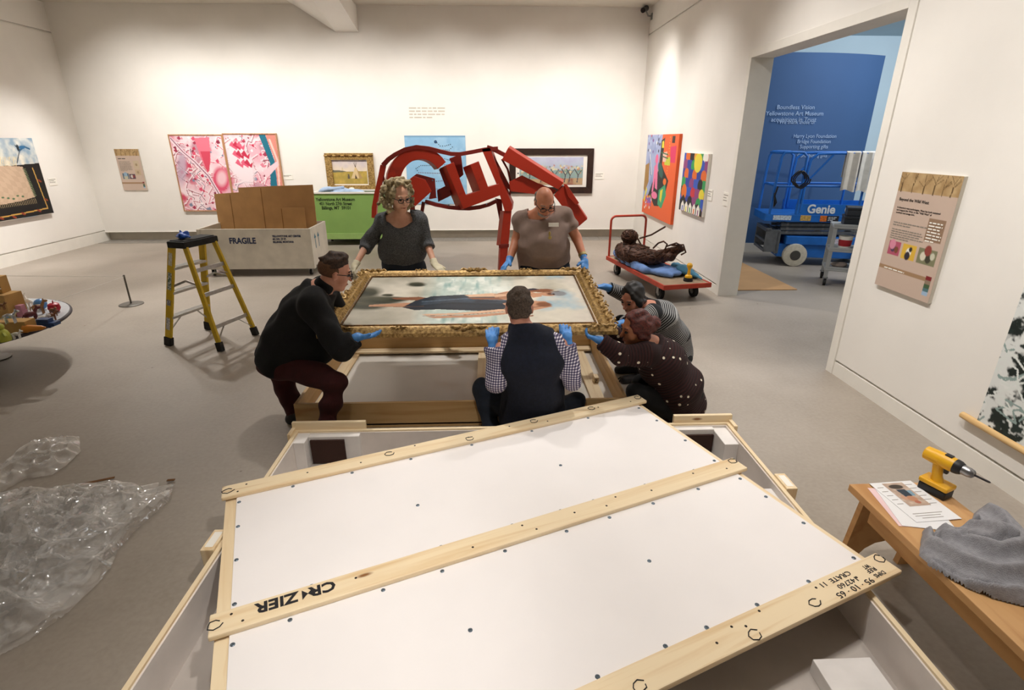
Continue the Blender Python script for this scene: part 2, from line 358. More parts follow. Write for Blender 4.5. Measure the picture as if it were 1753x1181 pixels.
# ================================================================== THE ROOM
XR, XL, YB, ZC, YF = 3.11, -8.2, 11.75, 4.38, -2.6
m_wall = mat('wall_paint', '#eeeae3', .85, var=.02, scale=2, bmp=.03, bscale=180)
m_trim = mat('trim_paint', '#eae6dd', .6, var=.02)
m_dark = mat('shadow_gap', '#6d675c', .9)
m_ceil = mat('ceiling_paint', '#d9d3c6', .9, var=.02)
m_rec = mat('plinth_recess_paint', '#bcb5a6', .8)
def floor_mat():
    m, nt, b = _nt('polished_concrete'); co = coords(nt)
    n1 = N(nt, 'ShaderNodeTexNoise', i_Scale=.7, i_Detail=6.0, i_Roughness=.6); nt.links.new(co, n1.inputs['Vector'])
    n2 = N(nt, 'ShaderNodeTexNoise', i_Scale=38.0, i_Detail=5.0); nt.links.new(co, n2.inputs['Vector'])
    mx = N(nt, 'ShaderNodeMath', operation='MULTIPLY_ADD'); mx.inputs[1].default_value = .3; nt.links.new(n2.outputs[0], mx.inputs[0]); nt.links.new(n1.outputs[0], mx.inputs[2])
    c = ramp(nt, mx.outputs[0], [(.38, lin('#8d8376')), (.62, lin('#a0968a')), (.85, lin('#ada398'))])
    v = N(nt, 'ShaderNodeTexVoronoi', i_Scale=2.6); nt.links.new(co, v.inputs['Vector'])
    k = ramp(nt, v.outputs['Distance'], [(.02, (1, 1, 1)), (.035, (0, 0, 0))])
    q = N(nt, 'ShaderNodeMix', data_type='RGBA'); nt.links.new(k, q.inputs[0]); nt.links.new(c, q.inputs[6]); q.inputs[7].default_value = (*lin('#75695a'), 1)
    nt.links.new(q.outputs[2], b.inputs['Base Color'])
    nt.links.new(ramp(nt, n1.outputs[0], [(.3, (.42,) * 3), (.7, (.55,) * 3)]), b.inputs['Roughness']); bump(nt, b, n2.outputs[0], .05, .003); return m
m_floor = floor_mat()
floor = struct(box('floor', (XL - .4, YF - .3, -.2), (13.0, 15.5, 0), m_floor))
m_tile = mat('dark_slate_tile', '#8b867e', .55, var=.12, scale=14)
t0 = MB().box((0, 0, -.01), (.47, .42, .004)).out('floor_tile', m_tile, floor); t0.location = (XL + .02, YB - .33, 0)
for i in range(1, 24): link_copy(t0, floor, (XL + .02 + i * .478, YB - .33, 0))
struct(box('ceiling', (XL - .4, YF - .3, ZC), (XR + .3, YB + .4, ZC + .2), m_ceil))
w = struct(box('wall_back', (XL, YB, .19), (XR, YB + .3, ZC), m_wall))
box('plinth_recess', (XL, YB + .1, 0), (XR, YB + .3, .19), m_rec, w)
box('wall_edge_bead', (XL, YB - .012, .178), (XR, YB + .1, .192), m_trim, w, .003)
struct(box('wall_rear', (XL - .4, YF - .3, 0), (XR + .3, YF, ZC), m_wall))
def stripwall(name, lo, hi, side, zb, zt):            # wall of a field with a shadow gap above and below it
    s = 1 if side == 'r' else -1
    x = XR if s > 0 else XL
    f = MB().box((min(x, x + s * .25), lo, zb + .02), (max(x, x + s * .25), hi, zt)); f.box((min(x + s * .03, x + s * .25), lo, zt), (max(x + s * .03, x + s * .25), hi, zt + .03))
    f.box((min(x, x + s * .25), lo, zt + .03), (max(x, x + s * .25), hi, ZC)).box((min(x + s * .03, x + s * .25), lo, 0), (max(x + s * .03, x + s * .25), hi, zb + .02))
    return struct(f.out(name, m_wall))
stripwall('wall_left', YF, YB + .3, 'l', .205, 3.87)
struct(box('baseboard_left', (XL - .03, YF, 0), (XL + .004, YB + .1, .205), m_trim))
D0, D1, DZ = 4.45, 7.0, 2.92                         # opening to the next room
stripwall('wall_right', D1, YB + .3, 'r', .12, 3.9)
wr2 = stripwall('wall_right', YF, D0, 'r', .12, 3.9)
struct(MB().box((XR, D0, DZ), (XR + .25, D1, 3.9)).box((XR + .03, D0, 3.9), (XR + .25, D1, 3.93)).box((XR, D0, 3.93), (XR + .25, D1, ZC)).out('wall_right', m_wall))
struct(box('baseboard_right', (XR - .004, YF, 0), (XR + .03, D0 - .08, .12), m_trim))
struct(box('baseboard_right', (XR - .004, D1 + .08, 0), (XR + .03, YB + .1, .12), m_trim))
tr = struct(box('trim_1', (XR - .012, D0 - .085, 0), (XR + .262, D0 + .006, DZ + .085), m_trim, bevel=.003))
struct(box('trim_2', (XR - .012, D1 - .006, 0), (XR + .262, D1 + .085, DZ + .085), m_trim, bevel=.003))
struct(box('trim_3', (XR - .012, D0 + .006, DZ - .006), (XR + .262, D1 - .006, DZ + .085), m_trim, bevel=.003))
# boxed beam stub that meets the back wall near the ceiling
b0, b1 = K(575, 52, YB), K(614, 52, YB)
struct(MB().prism([(b0[0], YB, ZC), (b0[0] - .62, YB - .35, ZC), (b1[0] - .55, YB - 1.9, ZC), (b1[0] + .0, YB - 1.9, ZC), (b1[0], YB, ZC)], (0, 0, .01)).a(
    [(b0[0] - .75, YB - .02, ZC), (b0[0], YB - .02, 3.93), (b1[0], YB - .02, 3.93), (b1[0], YB - .02, ZC),
     (b0[0] - .75, YB - 2.2, ZC), (b0[0], YB - 2.2, 4.36), (b1[0], YB - 2.2, 4.36), (b1[0], YB - 2.2, ZC)],
    [(0, 1, 2, 3), (4, 7, 6, 5), (1, 5, 6, 2), (0, 4, 5, 1), (3, 2, 6, 7), (0, 3, 7, 4)]).out('trim_4', m_wall))
# next room
m_blue = mat('blue_wall_paint', '#385c8c', .7, var=.03, scale=1.5)
m_pale = mat('pale_blue_wall_paint', '#b9cdd9', .85, var=.02, scale=1)
struct(box('wall_next_far', (XR + .25, 14.6, 0), (13, 14.9, 4.4), m_pale))
struct(box('wall_next_side', (12.7, YF, 0), (13, 14.9, 4.4), m_pale))
struct(box('wall_next_rear', (XR + .25, YF - .3, 0), (13, YF, 4.4), m_pale))
struct(box('ceiling_next', (XR + .25, YF - .3, 4.4), (13, 15.2, 4.6), m_pale))
wb = MB(); cx_, cy_, R_ = 5.35, 14.3, 4.25; arc = [math.radians(a) for a in np.linspace(-114, -67, 40)]
for r0, r1, z0, z1 in ((R_, R_ - .15, .16, 3.4),):
    V = []; F = []
    for a in arc:
        for r, z in ((r0, z0), (r0, z1), (r1, z1), (r1, z0)): V.append((cx_ + r * math.cos(a), cy_ + r * math.sin(a), z))
    for i in range(len(arc) - 1):
        for q in range(4): F.append((4 * i + q, 4 * i + (q + 1) % 4, 4 * i + 4 + (q + 1) % 4, 4 * i + 4 + q))
    F += [(0, 1, 2, 3), (len(V) - 4, len(V) - 1, len(V) - 2, len(V) - 3)]; wb.a(V, F)
wbo = struct(wb.out('wall_curved', m_blue, smooth='auto'))
bbm = MB(); V = []; F = []
for a in arc:
    for r, z in ((R_ + .015, 0), (R_ + .015, .165), (R_ - .14, .165), (R_ - .14, 0)): V.append((cx_ + r * math.cos(a), cy_ + r * math.sin(a), z))
for i in range(len(arc) - 1):
    for q in range(4): F.append((4 * i + q, 4 * i + (q + 1) % 4, 4 * i + 4 + (q + 1) % 4, 4 * i + 4 + q))
F += [(0, 1, 2, 3), (len(V) - 4, len(V) - 1, len(V) - 2, len(V) - 3)]
struct(bbm.a(V, F).out('baseboard_curved', m_trim, smooth='auto'))
m_lett = mat('pale_vinyl_letter', '#9fb9dc', .6)
def curve_text(body, px, py, size, al='CENTER'):      # vinyl lettering set on the curved wall
    d = ray(px, py); a0 = 8.5
    for _ in range(60):
        p = K(px, py, a0); e = math.hypot(p[0] - cx_, p[1] - cy_) - R_ - .006
        if abs(e) < 1e-4: break
        a0 += e * .9
    p = K(px, py, a0); n = nz((p[0] - cx_, p[1] - cy_, 0)); u = np.cross((0, 0, 1), n)
    text('wall_lettering', body, size, m_lett, wbo, p, u, (0, 0, 1), al, .004, .001)
curve_text('Boundless Vision\nYellowstone Art Museum\nacquisitions in Trust', 1362, 187, .1); curve_text('We thank those of', 1364, 212, .085)
curve_text('Harry Lyon Foundation\nBridge Foundation', 1395, 236, .09); curve_text('Supporting gifts', 1393, 254, .09)
curve_text('Contributing gifts', 1390, 269, .085)

# ================================================================== ART ON THE WALLS
EX, EY, EZ = A(1, 0, 0), A(0, 1, 0), A(0, 0, 1)
m_paint = vcol('oil_paint', .55, bmp=.08, bscale=90); m_print = vcol('printed_panel', .5)
m_card = mat('label_card', '#f4f0e6', .7, var=.01); m_ink = mat('black_ink', '#23211f', .7); m_greyink = mat('grey_ink', '#8d867b', .7)
m_pinkwood = wood('strip_frame_wood', '#b98a62', '#8d6240', 2)
def wallbase(side, p, w, h, t):          # (origin top-left seen from the room, u to the right, outward normal)
    return {'b': (EX, -EY), 'r': (-EY, -EX), 'l': (EY, EX)}[side]
def card(side, p, label, w=.2, h=.13, lines=3):
    u, n = wallbase(side, p, 0, 0, 0); r = thing('label_card', label, 'wall label', p); c = A(*p)
    MB().prism([c - u * w / 2 - EZ * h / 2, c + u * w / 2 - EZ * h / 2, c + u * w / 2 + EZ * h / 2, c - u * w / 2 + EZ * h / 2], n * .008).out('card', m_card, r, True)
    for i in range(lines):
        a = c - u * w * .42 + EZ * (h * .28 - i * h * .2) + n * .0085; l = w * (.8, .55, .7)[i % 3]
        MB().prism([a, a + u * l, a + u * l + EZ * .009, a + EZ * .009], n * .0006).out('text_line', m_greyink, r, True)
card('l', KX(90, 311, XL), 'small white label card right of the black-bordered landscape on the side wall')
card('b', K(493, 303, YB), 'small white label card beside the pink two-panel painting', .2, .1, 2)
card('b', K(1026, 301, YB), 'small white label card right of the dark-framed orchard picture')
card('r', KX(1216, 334, XR), 'small white label card nearer the geometric colour painting', .17, .15)
card('r', KX(1243, 341, XR), 'small white label card beside the doorway casing', .17, .17)

def greek(parent, o, u, nn, rows, width, pitch, mt_, seed=1, name='text_block'):     # lines of print too small to read
    g = MB(); r_ = random.Random(seed); o = A(*o)
    for k in range(rows):
        x = 0.; end = width * (r_.uniform(.82, 1) if k < rows - 1 else .55)
        while x < end:
            w_ = pitch * r_.uniform(.8, 2.6); a = o + u * x - EZ * k * pitch; w_ = min(w_, end - x + pitch * .3); g.prism([a, a + u * w_, a + u * w_ + EZ * pitch * .42, a + EZ * pitch * .42], nn * .0006); x += w_ + pitch * .4
    t = g.out(name, mt_, parent, True); t['kind'] = 'stuff'; return t
def canvas_thing(name, label, cat, side, tl, w, h, cv, t=.05, edge=None, frame=None, m=None):
    u, n = wallbase(side, tl, w, h, t); tl = A(*tl); r = thing(name, label, cat, tl + u * w / 2 - EZ * h)
    MB().prism([tl, tl + u * w, tl + u * w - EZ * h, tl - EZ * h], n * t).out('stretcher', edge or m_card, r, True)
    cv.out('picture', m or m_paint, r, tl + n * (t + .002), u, -EZ)
    if frame:
        fw, ft, fm = frame; c = tl
        for a0, a1 in (((-fw, fw), (w + fw, fw)), ((-fw, -h - fw), (w + fw, -h - fw)), ((-fw, fw), (-fw, -h - fw)), ((w + fw, fw), (w + fw, -h - fw))):
            p = c + u * a0[0] + EZ * a0[1]; q = c + u * a1[0] + EZ * a1[1]; d = nz(q - p); ins = nz(np.cross(d, n)); mid = (p + q) / 2
            if np.dot(ins, (tl + u * w / 2 - EZ * h / 2) - mid) < 0: ins = -ins
            MB().prism([p, q, q + ins * fw - d * fw, p + ins * fw + d * fw], n * ft).out('frame_side', fm, r, True, bevel=.004)
    return r
# left wall: landscape with a black border
tl = A(XL, 9.05, 2.04); W_, H_ = 1.42, 1.30
cv = Cv(W_, H_, 190); cv.grad('#c9d6dc', '#efe6cf', 0, .5); cv.put((cv.n(4, 3) - .45) * 3, '#f5efe0'); cv.put((cv.n(5, 9, 2) - .55) * 4, '#8fa9bd')
cv.poly([(0, .5), (.3, .42), (.8, .44), (1.42, .42), (1.42, 1.3), (0, 1.3)], '#0c0a0a')
hill = [(0, .46), (.15, .5), (.5, .43), (.9, .45), (1.04, .47), (1.08, .8), (1.11, .98), (.8, 1.02), (0, 1.06)]
ck = ((np.floor(cv.X / .1 + np.sin(cv.Y * 6)) + np.floor(cv.Y / .09 + np.sin(cv.X * 5))) % 2)
cv.poly(hill, '#cdb196'); cv.put(cv.inpoly(hill) * ck * .22, '#a5876d')
for i in range(40): x = 1.045 + i * .0016; cv.line([(x - .02, .5 + i * .012), (x + .035, .49 + i * .012)], .008, '#8c9a72' if i % 2 else '#141a10')
for i in range(60): x = i * .0185; cv.line([(x, 1.01 + .03 * math.sin(x * 3)), (x + .006, 1.09)], .008, '#b9a37a' if i % 2 else '#0e0d0b')
cv.line([(0, 1.235), (.7, 1.225), (1.31, 1.2)], .022, '#c79a4b'); cv.line([(1.31, 1.2), (1.24, .5)], .022, '#c79a4b')
for x, y in ((.3, 1.25), (.75, 1.23), (1.1, 1.22), (1.33, 1.05), (1.31, .72), (.55, 1.26)): cv.ell(x, y, .05, .02, '#8c3a22', .5)
cv.line([(.95, .4), (1.08, .2), (1.02, .12)], .018, '#33404c'); cv.line([(1.08, .2), (1.2, .14), (1.3, .18)], .03, '#2a5f83'); cv.ell(1.15, .15, .07, .03, '#2d6c9b'); cv.ell(1.06, .16, .03, .06, '#20303c')
for i in range(22): cv.line([(.5 + i * .02, .44), (.53 + i * .02 + rnd.random() * .05, .3)], .008, '#e8d3a3')
for i in range(8): cv.ell(.15 + i * .1, .93 + .02 * (i % 3), .03, .016, '#4d6f4b')
canvas_thing('landscape_painting', 'painting of a checkered hill under blue sky with black bamboo border', 'painting', 'l', tl, W_, H_, cv, .06, mat('crimson_edge', '#5c1826', .6))
# info panels
def bark(cv, x0, x1, y0, y1):
    m = (cv.X >= x0) & (cv.X <= x1) & (cv.Y >= y0) & (cv.Y <= y1); cv.put(m * 1., '#a98a5e'); cv.put(m * (cv.n(14, 2) - .4) * 2, '#c9ad7f')
    r_ = random.Random(3); hh = y1 - y0
    for i in range(6):
        x = x0 + (i + .2 + .6 * r_.random()) * (x1 - x0) / 6; t = [(x, y1), (x + r_.uniform(-.006, .006), y0 + hh * .55)]; cv.line(t, r_.uniform(.006, .011), '#5c4526')
        for k in range(4): a = r_.uniform(-1.1, 1.1); b_ = r_.uniform(.35, .75); cv.line([(t[1][0], y0 + hh * b_), (t[1][0] + math.sin(a) * hh * .5, max(y0 + .003, y0 + hh * b_ - math.cos(a) * hh * .55))], .0045, '#6d5533')
def infopanel(side, tl, w, h, label, title, body, pics, n=150):
    cv = Cv(w, h, n); cv.fill('#c6b0a0'); bark(cv, 0, w, 0, h * .16)
    for (x, y, pw, ph, c, blobs) in pics:
        cv.poly([(x * w, y * h), ((x + pw) * w, y * h), ((x + pw) * w, (y + ph) * h), (x * w, (y + ph) * h)], c)
        for bx, by, br, bc in blobs: cv.ell((x + bx * pw) * w, (y + by * ph) * h, br * w, br * w * 1.2, bc)
    cv.poly([(0, h * .80), (w * .86, h * .80), (w * .86, h * .835), (0, h * .835)], '#a08060')
    for i, c in enumerate(('#7e2026', '#8e7a66', '#3f5a3a', '#4d7378', '#9db7d0')): cv.poly([(w * .86, h * (.79 + i * .032)), (w * .95, h * (.79 + i * .032)), (w * .95, h * (.822 + i * .032)), (w * .86, h * (.822 + i * .032))], c)
    r = canvas_thing('info_panel', label, 'sign', side, tl, w, h, cv, .025, mat('panel_edge', '#cfc8ba', .6), m=m_print)
    u, nn = wallbase(side, tl, w, h, 0); o = A(*tl) + nn * .0285
    if title: text('title_lettering', title, h * .036, m_ink, r, o + u * w * .07 - EZ * h * .235, u, EZ, bold=.01, depth=.0004)
    if body: text('body_lettering', body, h * .0215, m_ink, r, o + u * w * .07 - EZ * h * .30, u, EZ, depth=.0004, bold=.005)
    k = r
    return r, o, u
pics_r = [(.09, .58, .22, .12, '#b0526a', [(.4, .5, .05, '#4a3550'), (.7, .6, .04, '#7d4a2f'), (.3, .25, .06, '#d58aa0')]),
          (.35, .58, .24, .13, '#d9b03f', [(.5, .5, .05, '#f2eee6'), (.45, .75, .05, '#2b2533'), (.6, .3, .03, '#22201f')]),
          (.63, .58, .30, .13, '#7d7d5f', [(.3, .5, .05, '#d8d2bd'), (.6, .6, .05, '#3c3a2d'), (.8, .4, .04, '#c9c7b2'), (.5, .1, .06, '#8e4038')]),
          (.66, .34, .27, .18, '#93775f', [])]
r, o, u = infopanel('r', KX(1551, 294, XR), .56, .86, 'tan exhibition text panel with three small pictures right of the doorway', 'Beyond the Wild West',
    'In America\'s vast mythologies, West has both sustained\nand trapped the West, or the "Wild West" of\ncowboys and savage lore.', pics_r)
greek(r, o + u * .04 - EZ * .365, u, -EX, 2, .33, .018, m_greyink, 2); greek(r, o + u * .04 - EZ * .415, u, -EX, 5, .34, .0165, m_greyink, 3)
greek(r, o + u * .385 - EZ * .325 - A(.001, 0, 0), u, -EX, 7, .13, .021, m_card, 4)
greek(r, o + u * .06 - EZ * .712, u, -EX, 1, .38, .02, m_card, 5)
pics_b = [(.1, .58, .27, .14, '#5b7181', [(.5, .7, .09, '#b8b49c'), (.5, .2, .08, '#8faabd')]), (.38, .6, .26, .12, '#5a4552', [(.4, .5, .06, '#c9c2b8'), (.7, .5, .05, '#8a3c3c')]),
          (.66, .28, .24, .19, '#c3b196', [(.5, .5, .05, '#a08a6c')]), (.66, .49, .24, .14, '#bfa98c', [(.5, .5, .05, '#a48d70')])]
r, o, u = infopanel('b', K(196, 255, YB), .475, .80, 'tan exhibition text panel left of the pink two-panel painting', '', '', pics_b, 110)
greek(r, o + u * .035 - EZ * .19, u, -EY, 1, .26, .03, m_ink, 6); greek(r, o + u * .035 - EZ * .24, u, -EY, 11, .25, .018, m_greyink, 7)
# pink diptych: two framed canvases side by side
def pink(cv, sd):
    r_ = random.Random(sd); cv.fill('#e9b3c0'); cv.put((cv.n(3, sd) - .42) * 4, '#f4dde2'); cv.put((cv.n(4, sd, 5) - .58) * 6, '#c4919f'); cv.put((cv.n(3.3, 5, sd) - .62) * 6, '#cf4a63'); cv.put((cv.n(2.6, sd * 2, 8) - .66) * 8, '#a79ab2')
    for i in range(34):
        x, y = r_.random() * cv.w, r_.random() * cv.h; p = [(x, y)]
        for k in range(6): x += (r_.random() - .5) * .3; y += r_.random() * .2 - .05; p.append((x, y))
        cv.line(p, .035, '#f6e6ea', .8); cv.line([(a + .012, b + .012) for a, b in p], .012, r_.choice(['#b02a48', '#d9506e', '#7b5f78', '#8e1d38']))
    for i in range(80):
        x, y, s = r_.random() * cv.w, r_.random() * cv.h, .012 + r_.random() * .035; cv.poly([(x, y), (x + s * 1.4, y - s), (x + s * 2, y + s * .6), (x + s * .8, y + s)], r_.choice(['#c93253', '#d9526f', '#e2879a', '#fbeff1', '#7d88a0', '#a8334f', '#8e2742']))
    return cv
h_ = 1.46
cv = pink(Cv(1.02, h_, 170), 4); cv.poly([(.48, .05), (.78, .03), (.72, .5), (.62, .72), (.53, .4)], '#e7778b'); cv.put(cv.inpoly([(.55, .3), (.75, .3), (.66, .68), (.61, .7)]) * .8, '#cf3350')
cv.ell(.86, .85, .2, .3, '#da5270', .3, .3); cv.ell(.88, .82, .13, .2, '#f0c3cb', .3, .5); cv.ell(.12, .6, .12, .45, '#b9a1b5', .25, .5, .8); cv.line([(.0, .05), (.2, .3), (.4, .5), (.62, .78), (.75, 1.1), (.85, 1.4)], .07, '#efd9df'); cv.line([(.02, .05), (.2, .3), (.4, .5), (.62, .78), (.75, 1.1), (.85, 1.4)], .02, '#96566f')
p0 = K(290, 232, YB)
canvas_thing('abstract_painting', 'pink abstract canvas of leafy shapes, panel next to the tan text panel', 'painting', 'b', p0 + A(.015, 0, 0), 1.02, h_, cv, .04, frame=(.022, .055, m_pinkwood))
cv = pink(Cv(1.03, h_, 170), 9); cv.ell(.25, .55, .28, .5, '#f3e1e6', -.25, .3); 
for i in range(9): x, y = .08 + .07 * (i % 4) + .03 * (i // 4), .2 + .17 * (i // 3); cv.poly([(x, y), (x + .07, y - .08), (x + .12, y + .03), (x + .18, y - .02), (x + .14, y + .1)], '#c62f4e' if i % 2 else '#e0607c')
cv.poly([(.7, 0), (.83, 0), (.94, .5), (.92, 1.0), (.78, 1.0), (.84, .55)], '#1f6f86'); cv.poly([(.83, 0), (1.03, 0), (1.03, 1.46), (.9, 1.46), (.95, .5)], '#d98a7c'); cv.line([(.9, .1), (1.0, .5), (.96, 1.0)], .04, '#efc8bd')
cv.poly([(.68, .7), (1.0, .5), (1.0, .6), (.72, .85)], '#f2cdd5')
canvas_thing('abstract_painting', 'pink abstract canvas with a teal vertical band at one side', 'painting', 'b', p0 + A(1.08, 0, .02), 1.03, h_, cv, .04, frame=(.022, .055, m_pinkwood))
# tipi picture in a gold frame
m_gold = mat('old_gilt', '#94703a', .40, .35, var=.3, scale=50, bmp=.4, bscale=90, c2='#c8a566'); m_golddark = mat('dark_gilt', '#6b4a1f', .45, .6, var=.4, scale=30, bmp=.5)
cv = Cv(.70, .48, 110); cv.grad('#cfc3c6', '#e6d3b4', 0, .24); cv.put((cv.n(8, 2) - .5) * 2, '#bdb2bd'); g = cv.inpoly([(0, .24), (.7, .22), (.7, .48), (0, .48)]); cv.put(g, '#a89246'); cv.put(g * (cv.n(14, 4) - .4) * 2, '#c7a650')
cv.poly([(0, .25), (0, .2), (.2, .21), (.3, .235)], '#6e6b58'); cv.poly([(.36, .37), (.47, .13), (.6, .36)], '#d6bb8b'); cv.poly([(.5, .2), (.47, .13), (.6, .36), (.53, .37)], '#b08f5c')
cv.line([(.47, .15), (.44, .06)], .008, '#4e3a24'); cv.line([(.47, .15), (.5, .05)], .008, '#4e3a24'); cv.line([(.47, .15), (.47, .04)], .006, '#4e3a24'); cv.poly([(.44, .37), (.455, .28), (.49, .37)], '#4d3b2a'); cv.poly([(.29, .37), (.3, .28), (.33, .28), (.34, .37)], '#5a5146'); cv.poly([(.18, .2), (.2, .13), (.22, .2)], '#cfbd98')
p0 = K(556, 262, YB); fw = .13
r = canvas_thing('gilt_framed_painting', 'small prairie painting with a tipi in an ornate gold frame', 'painting', 'b', p0 + A(fw, 0, -fw), .72, .5, cv, .03, frame=(fw, .07, m_gold))
for i in range(12):
    a = p0 + A(.03 + i * .083, -.075, -.05 + 0); MB().ell(a, (.045, .02, .022), 8, 6).out('frame_ornament', m_golddark if i % 2 else m_gold, r, True, True)
MB().ell(p0 + A(.49, -.08, -.70), (.06, .01, .03), 10, 6).out('name_plate', m_card, r, True, True)
# blue textile with a dotted path
cv = Cv(1.24, 1.36, 190); cv.fill('#8fbcdc'); cv.put((cv.n(3, 1) - .4) * 2, '#a9cde4'); cv.put((cv.n(9, 4) - .55) * 2, '#7dabcf'); cv.poly([(0, 0), (1.24, 0), (1.24, .03), (0, .03)], '#79a3c2')
path = [(.66, .14), (.72, .2), (.82, .2), (.93, .17), (.97, .22), (.9, .28), (.7, .27), (.5, .25), (.3, .24), (.2, .3), (.22, .38), (.4, .42), (.8, .45), (1.0, .5), (.9, .56), (.6, .58), (.3, .58), (.2, .64), (.25, .72), (.5, .73), (.85, .74), (.95, .8), (.8, .88), (.5, .9), (.3, .96), (.4, 1.04), (.8, 1.06), (.95, 1.15), (.7, 1.22), (.3, 1.24)]
n_ = 0
for q, r_ in zip(path[:-1], path[1:]):
    L_ = math.hypot(r_[0] - q[0], r_[1] - q[1])
    for k in range(max(1, int(L_ / .034))): t = k / max(1, int(L_ / .034)); cv.ell(q[0] + (r_[0] - q[0]) * t, q[1] + (r_[1] - q[1]) * t, .0125, .0125, '#1d2230' if q[1] < .72 else '#5a1f35', 0, .4); n_ += 1
cv.ell(.63, .12, .032, .032, '#1a2740'); cv.ell(.63, .12, .014, .014, '#35689a')
p0 = K(692, 232, YB)
r = thing('textile_hanging', 'pale blue textile hanging with a winding dotted line behind the red sculpture', 'textile', p0 + A(.62, -.02, -1.36))
MB().prism([p0 + A(0, -.004, 0), p0 + A(1.24, -.004, .0), p0 + A(1.245, -.004, -1.36), p0 + A(.0, -.004, -1.36)], (0, -.008, 0)).out('backing', mat('textile_back', '#6d97b8', .9), r, True)
cv.out('printed_cloth', vcol('cloth_print', .9, bmp=.1, bscale=200), r, p0 + A(0, -.014, 0), EX, -EZ)
# orchard picture, dark frame
cv = Cv(1.34, .56, 170); cv.grad('#c3c8dd', '#aab7c4', 0, .25); cv.put((cv.n(6, 3) - .45) * 2, '#b1aecb'); g = cv.inpoly([(0, .3), (1.34, .24), (1.34, .56), (0, .56)]); cv.put(g, '#8da2a0'); cv.put(g * (cv.n(7, 2) - .45) * 3, '#6a8d7d'); cv.poly([(0, .44), (1.34, .42), (1.34, .56), (0, .56)], '#b49a76'); cv.put(cv.inpoly([(0, .42), (1.34, .42), (1.34, .56), (0, .56)]) * (cv.n(11, 7) - .5) * 4, '#93604f')
for i in range(130): x, y = rnd.random() * 1.34, .16 + rnd.random() * .18; cv.ell(x, y, .03, .02, rnd.choice(['#e4d8a4', '#c9a67a', '#8fae8e', '#d9c9a0', '#b36a4e', '#5f8f93']), rnd.random() * 3, .6, .8)
for x in (.2, .45, .72, .95, 1.05, 1.22): cv.line([(x, .5), (x + .02, .36), (x - .06, .24)], .02, '#4c4a50'); cv.line([(x + .02, .36), (x + .1, .25)], .013, '#514c4c')
p0 = K(872, 254, YB); m_darkfr = mat('dark_frame_wood', '#2c1a12', .4, var=.25, scale=12)
r = canvas_thing('framed_landscape', 'wide orchard landscape in a dark brown frame with white mat', 'painting', 'b', p0 + A(.13, 0, -.13), 1.50, .64, Cv(1.5, .64, 20).fill('#efeadf'), .02, frame=(.13, .05, m_darkfr))
cv.out('picture_sheet', m_paint, r, p0 + A(.21, -.0245, -.17), EX, -EZ)
# text printed straight on the back wall
wt = greek(None, K(700, 186, YB) + A(0, -.001, 0), EX, -EY, 4, .86, .058, mat('wall_vinyl', '#c4bcae', .8), 8, 'wall_text'); del wt['kind']
tag(wt, 'small grey paragraph printed on the wall above the blue textile', 'wall text')
# right wall: orange collage painting
p0 = KX(1113.5, 231, XR); W_, H_ = 1.84, 1.45
p0 = A(XR, 11.0, 2.1); cv = Cv(W_, H_, 220); cv.fill('#e8622a')
cv.poly([(0, 0), (.95, 0), (.9, .3), (.8, .9), (.3, 1.1), (0, 1.2)], '#a7b3d6'); cv.put(cv.inpoly([(0, 0), (.95, 0), (.8, .9), (0, 1.2)]) * (cv.n(4, 2) - .45) * 3, '#8a97c4')
cv.poly([(0, .55), (.25, .5), (.3, .85), (.1, 1.05), (0, 1.0)], '#a57b3a'); cv.poly([(.9, .1), (1.1, .05), (1.05, .5), (1.2, .6), (1.5, .75), (1.3, 1.2), (.8, 1.25), (.5, 1.1), (.3, 1.15), (.55, .85), (.9, .6)], '#1c1a18')
cv.poly([(1.15, .4), (1.5, .36), (1.5, .5), (1.2, .5)], '#c4c93c'); cv.poly([(1.45, .2), (1.75, .18), (1.75, .45), (1.5, .45)], '#dc2f63'); cv.poly([(.95, .12), (1.05, .1), (1.08, .22), (.95, .22)], '#e8d43c'); cv.poly([(1.05, .3), (1.3, .28), (1.25, .45), (1.08, .45)], '#eac0b0'); cv.poly([(1.5, .03), (1.65, .03), (1.65, .14), (1.5, .14)], '#35251c')
cv.ell(.72, .42, .1, .09, '#ef6f9d'); cv.poly([(.6, .55), (.78, .48), (.85, .7), (.9, .95), (.75, .93), (.7, .75), (.66, 1.0), (.56, 1.02), (.6, .75)], '#f07da6'); cv.ell(.75, 1.06, .2, .07, '#f07da6'); cv.poly([(1.0, .95), (1.35, .82), (1.45, 1.0), (1.25, 1.25), (1.0, 1.2)], '#35a06f'); cv.poly([(1.1, .95), (1.25, .9), (1.2, 1.15), (1.1, 1.1)], '#dcd33c'); cv.ell(1.3, .78, .1, .06, '#e8732a'); cv.ell(1.0, .6, .2, .1, '#1f5a52', .6)
cv.poly([(.2, 1.15), (.55, 1.1), (.6, 1.22), (.3, 1.25)], '#8b5fae'); cv.poly([(.05, 1.2), (.18, .95), (.25, 1.0), (.12, 1.25)], '#e4d84b'); cv.line([(.25, .35), (.45, .7)], .03, '#f6f2ea'); cv.line([(.28, .45), (.4, .72)], .02, '#121212'); cv.line([(.95, .3), (1.35, .33)], .02, '#2f6b3f'); cv.line([(1.0, .36), (1.35, .39)], .02, '#1f5d35')
for i in range(14): cv.ell(1.38 + .02 * (i % 2), .05 + i * .045, .012, .012, '#f3cf4e')
for i in range(26): cv.ell(rnd.random() * .85, rnd.random() * .3, .03, .03, rnd.choice(['#1d1a22', '#f4f0e8', '#7a4f95', '#b9c5e4', '#c9404b']), rnd.random() * 3)
for i in range(20): cv.ell(.1 + rnd.random() * .5, 1.1 + rnd.random() * .25, .03, .025, rnd.choice(['#f4efe4', '#e8d84b', '#3f5fae', '#d84a8a', '#f08a3c']), rnd.random() * 3)
